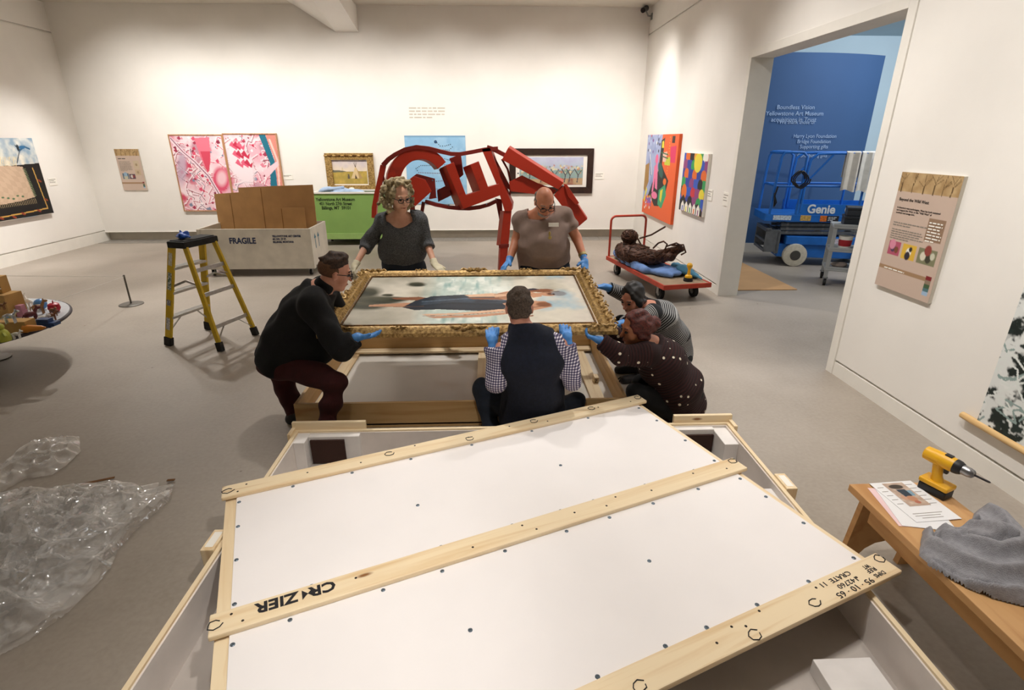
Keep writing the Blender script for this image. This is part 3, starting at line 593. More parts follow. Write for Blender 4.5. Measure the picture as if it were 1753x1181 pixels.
canvas_thing('collage_painting', 'large orange and lilac collage painting hung beside the room corner', 'painting', 'r', p0, W_, H_, cv, .05, mat('orange_edge', '#e05a22', .6))
# right wall: geometric colour painting
p0 = A(XR, 8.83, 1.82); W_, H_ = 1.0, .87; cv = Cv(W_, H_, 190); cv.fill('#d9472f')
pal = ['#2b55b8', '#e4d43a', '#2c9a55', '#e06a1f', '#8d3f7a', '#f3efe6', '#17161a', '#c6303c', '#2d3f9c', '#e9a33a']
for j in range(7):
    for i in range(6):
        x, y = (i + .5 * (j % 2)) * W_ / 5.6, (j + .35) * H_ / 6.6; c = pal[(i * 3 + j * 4 + i * j) % 10]
        if (i + j) % 2: cv.ell(x, y, .105, .09, c, 0, .05)
        else: cv.poly([(x - .1, y - .08), (x + .1, y - .08), (x + .09, y + .09), (x - .09, y + .09)], c)
cv.ell(.62, .13, .16, .14, '#ead93c', 0, .04); cv.ell(.15, .58, .12, .12, '#e0701f', 0, .04); cv.poly([(0, .72), (.15, .62), (.3, .72), (.5, .66), (.6, .76), (.8, .7), (1, .8), (1, .87), (0, .87)], '#17161a')
for i in range(5): x = .08 + i * .17; cv.poly([(x, .87), (x, .77), (x + .07, .71), (x + .14, .77), (x + .14, .87)], '#f1ede2'); cv.poly([(x + .05, .87), (x + .05, .79), (x + .09, .79), (x + .09, .87)], pal[i])
canvas_thing('geometric_painting', 'bright geometric painting of many colour patches nearer the doorway', 'painting', 'r', p0, W_, H_, cv, .045, m_card)
# right wall: black and white scroll with a wooden rod
W_, H_ = 1.25, 1.2; tl = A(XR - .03, 2.89, .325 + H_); cv = Cv(W_, H_, 260); nn = cv.n(9, 3, 1, 5); cv.fill('#dfe2df'); cv.put((nn - .46) * 12, '#16221f'); cv.put((cv.n(21, 8, 3) - .56) * 12, '#e4e7e4'); cv.put((cv.n(17, 2, 7) - .62) * 14, '#1d2b28')
for k in range(40):
    x, y = rnd.random() * W_, rnd.random() * H_; p = [(x, y)]
    for q in range(7): x += (rnd.random() - .5) * .22; y += (rnd.random() - .4) * .2; p.append((x, y))
    cv.line(p, .012, '#8fa39f' if k % 2 else '#dfe4e0')
r = thing('scroll_print', 'black and white woodcut scroll hanging from a rod by the bench', 'print', tl + A(0, -.6, -H_))
MB().prism([tl, tl - EY * W_, tl - EY * W_ - EZ * H_, tl - EZ * H_], (.006, 0, 0)).out('paper', m_card, r, True)
cv.out('printed_image', m_print, r, tl - A(.002, 0, 0), -EY, -EZ)
m_dowel = wood('dowel_wood', '#e0bb82', '#c99c5e', 1, 12)
cyl('bottom_rod', tl + A(0, .11, -H_ - .01), tl + A(0, -W_ - .1, -H_ - .01), .022, m_dowel, r, W=True, n=14)
# security camera in the corner
c = A(2.93, 11.5, 4.30); r = thing('security_camera', 'small black security camera mounted high in the room corner', 'camera', c)
m_black = mat('black_plastic', '#17161a', .4); m_grey = mat('grey_metal', '#8d8d8b', .4, .7)
MB().tube([c + A(.06, .12, .04), c + A(-.05, -.06, -.03)], [.05, .045], 16).out('housing', m_black, r, True, 'auto'); MB().tube([c + A(-.05, -.06, -.03), c + A(-.06, -.075, -.036)], .035, 14).out('lens', mat('lens_glass', '#050508', .1), r, True, 'auto')
MB().tube([c + A(.03, .05, 0), c + A(.1, .1, -.09), c + A(.17, .12, -.09)], .014, 8).out('bracket', m_grey, r, True, 'auto'); MB().box(c + A(.165, .08, -.15), c + A(.18, .16, -.04)).out('mount_plate', m_grey, r, True)
# ================================================================== CRATES, LID, BIG PAINTING
m_pine = {i: wood('pine_board_%s' % 'xyz'[i], '#f0dbb6', '#e0c193', i, 8) for i in range(3)}
m_ply = {i: wood('crate_plywood_%s' % 'xyz'[i], '#cfac79', '#b98f5a', i, 5, kn=.02) for i in range(3)}
m_white = mat('white_crate_board', '#f3eeec', .5, var=.015, scale=3, spec=.5)
m_screw = mat('zinc_screw', '#6f7c88', .35, .8); m_hole = mat('nail_hole', '#2b2119', .9); m_pen = mat('black_marker', '#1c1a1a', .7)
m_foam = mat('white_foam', '#ebe6e2', .8, bmp=.05); m_brown = mat('brown_foam', '#3b231a', .9, bmp=.15, bscale=120)
m_liner = mat('plastic_liner', '#e6ddd6', .35, var=.10, scale=3, bmp=.25, bscale=9)
# open crate under the painting
X0, X1, Y0, Y1, CZ = -1.46, 1.0, 3.53, 5.0, .205
c = thing('open_crate', 'open shallow plywood crate on the floor beneath the lifted painting', 'crate', ((X0 + X1) / 2, (Y0 + Y1) / 2, 0))
box('bottom_panel', (X0, Y0, .022), (X1, Y1, .034), mat('crate_floor_panel', '#d9d4cc', .35, var=.02), c, W=True)
box('side_wall', (X0, Y0, 0), (X1, Y0 + .024, CZ), m_ply[0], c, .002, True); box('side_wall', (X0, Y1 - .024, 0), (X1, Y1, CZ), m_ply[0], c, .002, True)
box('side_wall', (X0, Y0 + .024, 0), (X0 + .024, Y1 - .024, CZ), m_ply[1], c, .002, True); box('side_wall', (X1 - .024, Y0 + .024, 0), (X1, Y1 - .024, CZ), m_ply[1], c, .002, True)
for x in (-1.36, -.09, .84): box('floor_batten', (x - .055, Y0 + .03, .034), (x + .055, Y1 - .03, .056), m_pine[1], c, .003, True)
box('floor_batten', (X0 + .03, Y1 - .13, .056), (X1 - .03, Y1 - .03, .076), m_pine[0], c, .003, True)
box('wood_block', (.86, 4.12, .056), (.90, 4.2, .11), m_pine[2], c, .003, True)
text('block_letter', 'Z', .04, m_pen, c, (.862, 4.118, .065), EX, EZ)
for y in (4.55, 3.9): tube('wire_latch', [(X1 + .004, y, .15), (X1 + .03, y, .19), (X1 + .035, y + .03, .20), (X1 + .004, y + .03, .17)], .005, m_black, c, 6, True)
# large crate in front
X0, X1, Y0, Y1, CZ = -1.285, 1.56, .85, 3.08, .25
c = thing('packing_crate', 'large plastic-lined packing crate carrying the white lid', 'crate', ((X0 + X1) / 2, (Y0 + Y1) / 2, 0))
box('bottom_panel', (X0, Y0, .02), (X1, Y1, .04), mat('crate_bottom', '#bdb4ac', .5, var=.05), c, W=True)
for lo, hi, ax in (((X0, Y0, 0), (X1, Y0 + .022, CZ), 0), ((X0, Y1 - .022, 0), (X1, Y1, CZ), 0), ((X0, Y0 + .022, 0), (X0 + .022, Y1 - .022, CZ), 1), ((X1 - .022, Y0 + .022, 0), (X1, Y1 - .022, CZ), 1)):
    box('side_wall', lo, hi, m_pine[ax], c, .002, True)
for lo, hi in (((X0 + .022, Y1 - .03, .04), (X1 - .022, Y1 - .022, CZ - .012)), ((X0 + .022, Y0 + .03, .04), (X0 + .03, Y1 - .03, CZ - .012)), ((X1 - .03, Y0 + .03, .04), (X1 - .022, Y1 - .03, CZ - .012))):
    box('liner', lo, hi, m_liner, c, W=True)
for x0, x1 in ((X0 - .022, X0 + .45), (X1 - .37, X1 + .022)): box('corner_batten', (x0, Y1, .12), (x1, Y1 + .026, CZ + .05), m_pine[0], c, .003, True)
for x0, x1 in ((X0 - .024, X0), (X1, X1 + .024)): box('corner_batten', (x0, Y1 - .09, .05), (x1, Y1 + .022, CZ + .016), m_pine[2], c, .003, True)
for x0, x1, y in ((X0 - .06, X0, 2.05), (X1, X1 + .06, 2.40)):
    b = box('handle_block', (x0, y - .07, .12), (x1, y + .07, .262), m_pine[2], c, .004, True); box('paper_tag', (x0 + .012, y - .05, .2622), (x1 - .012, y + .05, .2632), m_card, b, W=True)
fb = MB().box((X0 + .03, Y1 - .15, .04), (X0 + .10, Y1 - .03, .24)).box((X0 + .03, Y1 - .07, .04), (X0 + .42, Y1 - .03, .235)).out('foam_corner', m_foam, c, True, bevel=.004)
box('foam_pad', (X0 + .11, Y1 - .085, .05), (X0 + .325, Y1 - .07, .215), m_brown, c, W=True)
MB().box((X1 - .12, Y1 - .24, .04), (X1 - .03, Y1 - .03, .225)).box((X1 - .42, Y1 - .07, .04), (X1 - .12, Y1 - .03, .235)).out('foam_corner', m_foam, c, True, bevel=.004)
box('foam_pad', (X1 - .34, Y1 - .085, .05), (X1 - .125, Y1 - .07, .2), m_brown, c, W=True)
box('foam_corner', (X1 - .33, Y0 + .1, .04), (X1 - .10, 1.46, .11), m_foam, c, .004, True); box('foam_corner', (X1 - .16, 2.15, .04), (X1 - .03, 2.42, .2), m_foam, c, .004, True); box('foam_corner', (X0 + .03, Y0 + .1, .04), (X0 + .2, 1.3, .12), m_foam, c, .004, True)
# lid
LZ = CZ + .0195
l = thing('crate_lid', 'white panelled crate lid with three pine boards resting askew on the large crate', 'lid', (.15, 2.01, LZ), math.radians(22))
for lo, hi, ax in (((-1.30, .83, 0), (1.28, .92, .02), 0), ((-1.30, -.87, 0), (1.28, -.78, .02), 0), ((-1.30, -.78, 0), (-1.21, .83, .02), 1), ((1.19, -.78, 0), (1.28, .83, .02), 1)):
    box('frame_rail', lo, hi, m_pine[ax], l, .002)
box('white_panel', (-1.248, -.868, .02), (1.245, .918, .03), m_white, l, .002)
boards = []
for y0, y1 in ((.825, .93), (-.062, .05), (-.885, -.77)):
    boards.append(box('lid_board', (-1.315, y0, .03), (1.312, y1, .052), m_pine[0], l, .006))
sm = MB().lathe([(.0, -.002), (.009, -.002), (.009, .0015), (.007, .003), (.003, .003), (.0015, .001)], (0, 0, 0), 10).out('screw', m_screw, l, smooth='auto')
pts = [(-1.235, y) for y in (.784, .585, .35, .09, -.107, -.34, -.58, -.75)] + [(1.22, y) for y in (.79, .60, .33, .09, -.10, -.27, -.49, -.74)] + [(x, .812) for x in (-.98, -.677, -.35, .02, .42, .83)] + [(x, .064) for x in (-.95, -.4, -.05, .21, .4, .72, 1.05)] + [(x, -.078) for x in (-1.04, -.688, -.439, -.15, .163, .4, .66, .95)] + [(x, -.752) for x in (.187, .379, .635, .924, -.1, -.4, -.8)] + [(-.421, .391), (.4, .407), (.396, -.389), (-.431, -.401)]
for i, (x, y) in enumerate(pts):
    if i: link_copy(sm, l, (x, y, .0305))
    else: sm.location = (x, y, .0305)
hm = MB().lathe([(.0, -.001), (.006, -.001), (.0045, .0008), (0, .0008)], (0, 0, 0), 8).out('nail_hole', m_hole, l)
hl = [(-1.2, .90), (-1.24, .85), (-.9, .88), (-.62, .86), (-.3, .91), (.02, .87), (.3, .89), (.55, .85), (.95, .88), (1.2, .86), (-1.24, .02), (-1.2, -.03), (-.78, .01), (-.28, -.02), (-.02, .02), (.03, -.03), (.25, .0), (.42, -.02), (.5, .02), (.7, -.01), (1.0, .02), (1.2, -.02), (.90, -.80), (.60, -.79), (.50, -.82), (.45, -.80), (.35, -.83), (1.1, -.83), (-.2, -.8), (-.6, -.84)]
for i, (x, y) in enumerate(hl):
    if i: link_copy(hm, l, (x, y, .0525))
    else: hm.location = (x, y, .0525)
def penloop(x, y, s=.026):
    p = [(x + s * math.cos(a) * rnd.uniform(.75, 1.2), y + s * .8 * math.sin(a) * rnd.uniform(.8, 1.15), .0535) for k, a in enumerate(np.linspace(.6, 6.2, 8))]
    tube('pen_mark', p, .0022, m_pen, l, 5)
for x, y in ((-1.285, .875), (-.455, .885), (.47, .885), (.02, .85), (.90, .885), (1.28, .89), (-1.295, -.01), (1.285, .02), (.83, -.85), (.50, -.86), (1.29, -.80), (.0, -.85)): penloop(x, y)
m_sten = mat('black_stencil', '#17151a', .7)
RL = math.radians(22)
def lid_pt(x, y, z=.0535): return A(.15 + math.cos(RL) * x - math.sin(RL) * y, 2.01 + math.sin(RL) * x + math.cos(RL) * y, LZ + z)
LU, LV = A(math.cos(RL), math.sin(RL), 0), A(-math.sin(RL), math.cos(RL), 0)
text('stencil_lettering', 'CR  ZIER', .072, m_sten, l, lid_pt(-.86, .03), -LU, -LV, bold=.03, width=.30)
for s in (-1, 1): MB().prism([lid_pt(-.966, .004), lid_pt(-.966 + s * .022, .028), lid_pt(-.966 + s * .022, -.02)], (0, 0, .001)).out('stencil_logo', m_sten, l, True)
for b_, x, y, w_, s_ in (('CRATE  11', 1.10, -.792, .17, .03), ('WT', 1.21, -.80, .035, .026), ('REF', 1.22, -.822, .05, .026), ('142760', 1.10, -.826, .11, .03), ('DIMS', 1.235, -.85, .06, .026), ('95 · 10 · 65', 1.15, -.854, .21, .036)):
    text('stencil_lettering' if b_[0].isalpha() else 'handwriting', b_, s_, m_sten, l, lid_pt(x, y), -LU, -LV, width=w_)
# the big gilt-framed painting, carried by the six people
PO = A(-1.19, 4.78, .90); PV = nz((0, -1.36, -.10)); PW, PH = 2.05, 1.365; PN = nz(np.cross(PV, EX)); FWD = .125
PN = PN if PN[2] > 0 else -PN
p = thing('gilt_framed_painting', 'large seaside figure painting in ornate gold frame held flat by the people', 'painting', PO + EX * PW / 2 + PV * PH / 2 - PN * .06)
w, h = PW - 2 * FWD + .02, PH - 2 * FWD + .02
cv = Cv(w, h, 300); cv.X = cv.X + .13; cv.fill('#cdc7b8'); cv.put((cv.n(2.2, 2, 1) - .35) * 2, '#e6dfcf'); cv.put((cv.n(3, 7) - .52) * 3, '#b3ad9c'); cv.put(np.clip((.75 - cv.X) / .5, 0, 1) * (cv.n(2.6, 4, 9) - .35) * 1.6, '#8f8c7c')
sea = np.clip((cv.X - .60) / .2, 0, 1) * np.clip((1.42 - cv.X) / .3, 0, 1); cv.put(sea * .75, '#b7cfc9'); cv.put(sea * (cv.n(9, 2, 5) - .42) * 4, '#e9eee6'); st = fbm(cv.X * 26, cv.Y * 4 + 3, 3); cv.put(sea * (st - .5) * 3.0, '#7fa8a5')
cv.put(np.clip((cv.X - 1.5) / .3, 0, 1) * (cv.n(3, 5, 9) - .42) * 2.5, '#d8cfc2'); cv.put(np.clip((cv.X - 1.35) / .3, 0, 1) * (cv.n(4, 12, 3) - .57) * 5, '#9fb9c4')
for x, y, a, b, g in ((.56, .22, .10, .075, .2), (.16, .42, .17, .17, .5), (.22, .72, .2, .1, .2), (.30, .60, .26, .12, .1), (.42, .58, .16, .07, 0), (.36, .48, .06, .035, 0)):
    cv.ell(x, y, a, b, '#4c4d3e', g, .45); cv.ell(x + .02, y + .02, a * .7, b * .5, '#2f342a', g, .7)
sk, s2, s3 = '#c39274', '#8a5a40', '#e0b898'
cv.poly([(.26, .70), (.55, .66), (.70, .68), (.70, .74), (.5, .75), (.26, .735)], sk); cv.poly([(.40, .55), (.62, .53), (.72, .57), (.66, .62), (.44, .585)], s2)
cv.poly([(.52, .76), (.60, .62), (.72, .52), (.98, .49), (1.20, .52), (1.44, .6), (1.38, .82), (1.1, .85), (.8, .81), (.62, .82)], '#222e3b'); cv.put(cv.inpoly([(.6, .6), (.98, .5), (1.4, .6), (1.36, .7), (.9, .66), (.62, .75)]) * (cv.n(10, 2) - .35) * 1.8, '#46586a'); cv.line([(.6, .74), (.9, .68), (1.3, .74)], .02, '#18242f'); cv.line([(.66, .64), (1.0, .58), (1.3, .63)], .015, '#5d7081')
cv.poly([(1.20, .50), (1.32, .42), (1.48, .40), (1.55, .46), (1.50, .60), (1.36, .64), (1.24, .60)], sk); cv.poly([(.98, .50), (1.2, .46), (1.32, .50), (1.28, .55), (1.02, .545)], s3); cv.poly([(1.0, .56), (1.25, .565), (1.3, .62), (1.05, .60)], s2)
cv.poly([(1.28, .70), (1.42, .64), (1.62, .66), (1.66, .78), (1.5, .86), (1.36, .84)], sk); cv.poly([(.68, .905), (.95, .885), (1.22, .83), (1.40, .78), (1.42, .85), (1.1, .91), (.72, .935)], s3); cv.poly([(.72, .95), (1.05, .93), (1.36, .87), (1.40, .90), (1.1, .975), (.78, .985)], sk)
cv.poly([(1.40, .38), (1.66, .37), (1.72, .40), (1.66, .45), (1.46, .44)], s2); cv.poly([(1.40, .39), (1.55, .35), (1.6, .38), (1.45, .43)], '#3e3c46'); cv.poly([(1.52, .46), (1.6, .47), (1.6, .55), (1.52, .58)], sk)
cv.ell(1.66, .49, .085, .06, sk, 0, .2); cv.ell(1.675, .49, .04, .04, '#6d4736', 0, .5); cv.ell(1.745, .485, .07, .065, '#8b8d90', 0, .25); cv.ell(1.60, .73, .07, .06, s2, .3, .3); cv.ell(1.36, .52, .07, .07, s3, 0, .8); cv.ell(1.44, .76, .08, .06, s3, 0, .8); cv.line([(1.25, .56), (1.4, .53), (1.52, .5)], .012, '#6f4a36'); cv.line([(1.32, .79), (1.45, .81), (1.6, .76)], .012, '#7a523d'); cv.poly([(1.34, .96), (1.5, .945), (1.5, .97), (1.36, .985)], s2); cv.line([(.70, .94), (1.0, .925), (1.3, .865)], .008, '#6f4733'); cv.line([(1.22, .50), (1.34, .44), (1.5, .42)], .008, '#7a4f3a'); cv.line([(.28, .735), (.5, .75), (.68, .742)], .008, '#7d5743'); cv.ell(1.40, .70, .05, .06, '#9c6d52', .4, .6); cv.ell(1.30, .57, .06, .04, '#a37458', .2, .6); cv.line([(1.62, .45), (1.70, .44), (1.75, .43)], .012, '#5d4334'); cv.ell(1.70, .50, .012, .02, '#3d271d'); cv.line([(.56, .78), (.9, .80), (1.34, .82)], .012, '#151d26')
cv.mul(.97 + .25 * (cv.n(16, 3, 3) - .4)); cv.X = cv.X - .13
cv.out('picture', vcol('varnished_oil', .35, bmp=.05), p, PO + EX * (FWD - .01) + PV * (FWD - .01) - PN * .018, EX, PV)
MB().prism([PO + EX * .08 + PV * .08 - PN * .022, PO + EX * (PW - .08) + PV * .08 - PN * .022, PO + EX * (PW - .08) + PV * (PH - .08) - PN * .022, PO + EX * .08 + PV * (PH - .08) - PN * .022], -PN * .03).out('backing_board', m_ply[0], p, True)
prof = [(0, -.048), (0, -.02), (.018, .0), (.04, .012), (.062, -.004), (.085, .002), (.10, -.016), (FWD, -.028), (FWD, -.046), (.06, -.048)]
def mould(a, b, ins):                                   # one mitred side of the frame
    d = nz(b - a); V = []; n_ = len(prof)
    for q, s in ((a, 1), (b, -1)):
        for t, z in prof: V.append(q + ins * t + d * (s * t) + PN * z)
    F = [(i, (i + 1) % n_, n_ + (i + 1) % n_, n_ + i) for i in range(n_)] + [tuple(range(n_)), tuple(range(2 * n_ - 1, n_ - 1, -1))]
    return MB().a(V, F).out('frame_side', m_gold, p, True, 'auto')
C4 = [PO, PO + EX * PW, PO + EX * PW + PV * PH, PO + PV * PH]
for a_, b_ in ((0, 1), (1, 2), (2, 3), (3, 0)):
    ctr = PO + EX * PW / 2 + PV * PH / 2; pa, pb = (C4[a_] - ctr), (C4[b_] - ctr); fx = (PW / 2 - FWD - .006) / (PW / 2); fy = (PH / 2 - FWD - .006) / (PH / 2)
    sc_ = lambda q: ctr + EX * np.dot(q, EX) * fx + PV * np.dot(q, PV) * fy - PN * .014
    bar('inner_slip', sc_(pa), sc_(pb), .012, .014, m_golddark, p, tuple(PN), .002, True)
sides = [mould(C4[0], C4[1], PV), mould(C4[1], C4[2], -EX), mould(C4[2], C4[3], -PV), mould(C4[3], C4[0], EX)]
def scroll(side, o, d, n_in, s=1.):                     # carved ornament: a shell with two scrolling leaves
    g = MB(); Rm = np.stack([d, n_in, PN], 1)
    g.ell(o + PN * .012 * s, A(.03, .026, .022) * s, 10, 6, Rm)
    for sg in (-1, 1):
        pa = [o + d * sg * s * (.025 + .12 * t) + n_in * s * (.018 * math.sin(t * 7)) + PN * (.014 + .006 * math.cos(t * 9)) for t in np.linspace(0, 1, 9)]
        g.tube(pa, [s * (.019 - .012 * t) for t in np.linspace(0, 1, 9)], 6)
        pa = [o + d * sg * s * (.05 + .035 * math.cos(a)) + n_in * s * (-.022 + .02 * math.sin(a)) + PN * .016 for a in np.linspace(0, 5, 9)]; g.tube(pa, s * .0085, 5)
        g.ell(o + d * sg * s * .1 - n_in * s * .015 + PN * .012, A(.022, .012, .012) * s, 8, 5, Rm)
    g.out('carved_ornament', m_gold, side, True, 'auto')
for si, (a, b, ins) in enumerate(((C4[0], C4[1], PV), (C4[1], C4[2], -EX), (C4[2], C4[3], -PV), (C4[3], C4[0], EX))):
    d = nz(b - a); L_ = np.linalg.norm(b - a)
    for t, s in ((.07, .7), (.27, .4), (.5, .85), (.73, .4), (.93, .7)) if si != 1 else ((.07, .8), (.2, .8), (.36, .85), (.52, .95), (.68, .85), (.82, .8), (.93, .8)):
        scroll(sides[si], a + d * L_ * t + ins * .03, d, ins, s)

# ================================================================== BENCH AND WHAT LIES ON IT
m_bench = wood('bench_maple', '#cfa06a', '#b98650', 1, 4, kn=.0)
bx0, bx1, by0, by1, bz = 1.70, 2.115, .55, 2.09, .46
b = thing('wooden_bench', 'low maple bench with arched end panels beside the crate', 'bench', ((bx0 + bx1) / 2, (by0 + by1) / 2, 0))
box('seat_top', (bx0, by0, bz - .035), (bx1, by1, bz), m_bench, b, .003, True)
for y, s in ((by1 - .10, 1), (by0 + .10, -1)):
    pl = [(bx0 + .02, bz - .035), (bx0 + .02, 0), (bx0 + .09, 0)] + [(1.9075 + .1275 * math.cos(a) * 1.0, .17 * math.sin(a)) for a in np.linspace(math.pi, 0, 9)][1:-1] + [(bx1 - .09, 0), (bx1 - .02, 0), (bx1 - .02, bz - .035)]
    MB().prism([(x, y + s * (bz - z) * .12, z) for x, z in pl], (0, s * .03, 0)).out('end_panel', m_bench, b, True)
for x in (bx0 + .03, bx1 - .06): box('apron', (x, by0 + .16, bz - .12), (x + .025, by1 - .13, bz - .035), m_bench, b, W=True)
m_paper = mat('white_paper', '#efeeee', .7, var=.01); m_pinkp = mat('pink_paper', '#f0cfcf', .7, var=.01)
def sheet(name, label, cx, cy, w_, h_, rz, z, m_, curl=.0):
    o = thing(name, label, 'paper', (cx, cy, z), rz, 'papers on the bench'); g = MB(); n_ = 8
    for k in range(n_ + 1):
        pass
    V = [(x, y, curl * ((x / w_ + .5) ** 3) * (1 - (y / h_)) * .5 + .0012 * t) for t in (0, 1) for x in np.linspace(-w_ / 2, w_ / 2, n_) for y in (-h_ / 2, h_ / 2)]
    F = []; m2 = n_ * 2
    for k in range(n_ - 1): a = 2 * k; F += [(a, a + 1, a + 3, a + 2), (m2 + a, m2 + a + 2, m2 + a + 3, m2 + a + 1), (a, a + 2, m2 + a + 2, m2 + a), (a + 1, m2 + a + 1, m2 + a + 3, a + 3)]
    F += [(0, m2, m2 + 1, 1), (m2 - 2, m2 - 1, 2 * m2 - 1, 2 * m2 - 2)]
    g.a(V, F).out('sheet', m_, o); return o
ra = math.radians(-52)
sheet('paper_sheet', 'pink paper sheet lowest in the stack of papers on the bench', 1.845, 1.905, .205, .27, math.radians(-9), bz + .0006, m_pinkp)
sheet('paper_sheet', 'plain white paper sheet between the pink sheet and the printed sheet', 1.872, 1.90, .215, .28, math.radians(-13), bz + .0026, m_paper)
o = sheet('printed_sheet', 'white condition report sheet with a colour photo of the painting, on top of papers', 1.908, 1.95, .215, .28, math.radians(4), bz + .005, m_paper, .0)
MX = np.array(pmat(o)); su, sv = MX[:3, 0], MX[:3, 1]; oo = MX[:3, 3]
cv = Cv(.105, .17, 90); cv.X = cv.X * .81; cv.fill('#b9a08e'); cv.put((cv.n(40, 2) - .45) * 3, '#d2beac'); cv.ell(.04, .03, .03, .018, '#3f352c'); cv.poly([(.025, .05), (.06, .05), (.065, .1), (.03, .105)], '#2b3846'); cv.poly([(.06, .06), (.078, .06), (.075, .1), (.06, .1)], '#7ea0b4'); cv.ell(.045, .12, .02, .022, '#c08a6a'); cv.ell(.05, .145, .012, .012, '#b56f5a'); cv.ell(.02, .11, .01, .02, '#c99b80'); cv.X = cv.X / .81
k = cv.out('printed_photo', m_print, o, oo - su * .052 + sv * .13 + EZ * .0022, su, -sv)
m_frp = mat('photo_border', '#9a5a4a', .6)
for x, y, w_ in [(-.095, .10 - .03 * i, .03) for i in range(5)] + [(.055, .11 - .028 * i, .035) for i in range(6)] + [(-.08, -.09, .14), (-.08, -.105, .12), (-.06, -.12, .1)]:
    q = oo + su * x + sv * y + EZ * .0014; MB().prism([q, q + su * w_, q + su * w_ + sv * .003, q + sv * .003], (0, 0, .0004)).out('text_line', m_greyink, o, True)
# cordless drill
m_yel = mat('drill_yellow', '#f2b61c', .4, var=.04); m_blk = mat('drill_black', '#1b1a1c', .5); m_steel = mat('steel', '#9a9a9c', .3, .9)
B = KZ(1598, 842, bz); B[2] = bz; f = nz((.40, -.915, -.03)); sd = nz(np.cross(f, EZ)); dr = thing('cordless_drill', 'yellow and black cordless drill standing on its battery on the bench', 'drill', B)
Rm = np.stack([f, sd, EZ], 1)
def db(name, lo, hi, mt_, par=dr, bev=.008):
    lo, hi = A(*lo), A(*hi); c_ = (lo + hi) / 2; g = MB().box(lo, hi); g.V = [tuple(B + Rm @ A(*v)) for v in g.V]; return g.out(name, mt_, par, True, 'auto', bev, 3)
db('battery', (-.055, -.038, 0), (.06, .038, .042), m_blk); bt = db('battery_cap', (-.058, -.041, .042), (.063, .041, .066), m_yel)
MB().tube([B + Rm @ A(*q) for q in ((.0, 0, .06), (-.008, 0, .09), (-.014, 0, .13), (-.012, 0, .16))], [.026, .021, .022, .026], 14).out('handle', m_yel, dr, True, 'auto')
MB().tube([B + Rm @ A(*q) for q in ((-.080, 0, .172), (-.075, 0, .172), (-.03, 0, .172), (.035, 0, .172), (.045, 0, .172))], [.022, .031, .034, .034, .032], 18).out('motor_housing', m_yel, dr, True, 'auto')
MB().tube([B + Rm @ A(*q) for q in ((.045, 0, .172), (.063, 0, .172), (.075, 0, .172))], [.034, .032, .026], 18).out('clutch_collar', m_blk, dr, True, 'auto')
MB().tube([B + Rm @ A(*q) for q in ((.075, 0, .172), (.102, 0, .172), (.116, 0, .172), (.122, 0, .172))], [.023, .022, .018, .010], 16).out('chuck', m_steel, dr, True, 'auto')
MB().tube([B + Rm @ A(*q) for q in ((.122, 0, .172), (.175, 0, .172), (.181, 0, .172))], [.005, .005, .002], 8).out('drill_bit', m_blk, dr, True, 'auto')
db('trigger', (.012, -.01, .115), (.03, .01, .145), m_blk); db('name_strip', (-.06, -.0355, .158), (-.005, -.031, .186), m_blk, bev=.002); db('top_switch', (.0, -.012, .203), (.03, .012, .210), m_blk, bev=.003)
for k in range(5): db('vent_slot', (-.088 + k * .006, -.031, .162), (-.085 + k * .006, -.026, .182), m_blk, bev=0)
qf = B + Rm @ A(-.015, -.0388, .012); text('battery_lettering', 'DEWALT\n18V', .014, m_card, dr, qf, f, EZ, bold=.01)
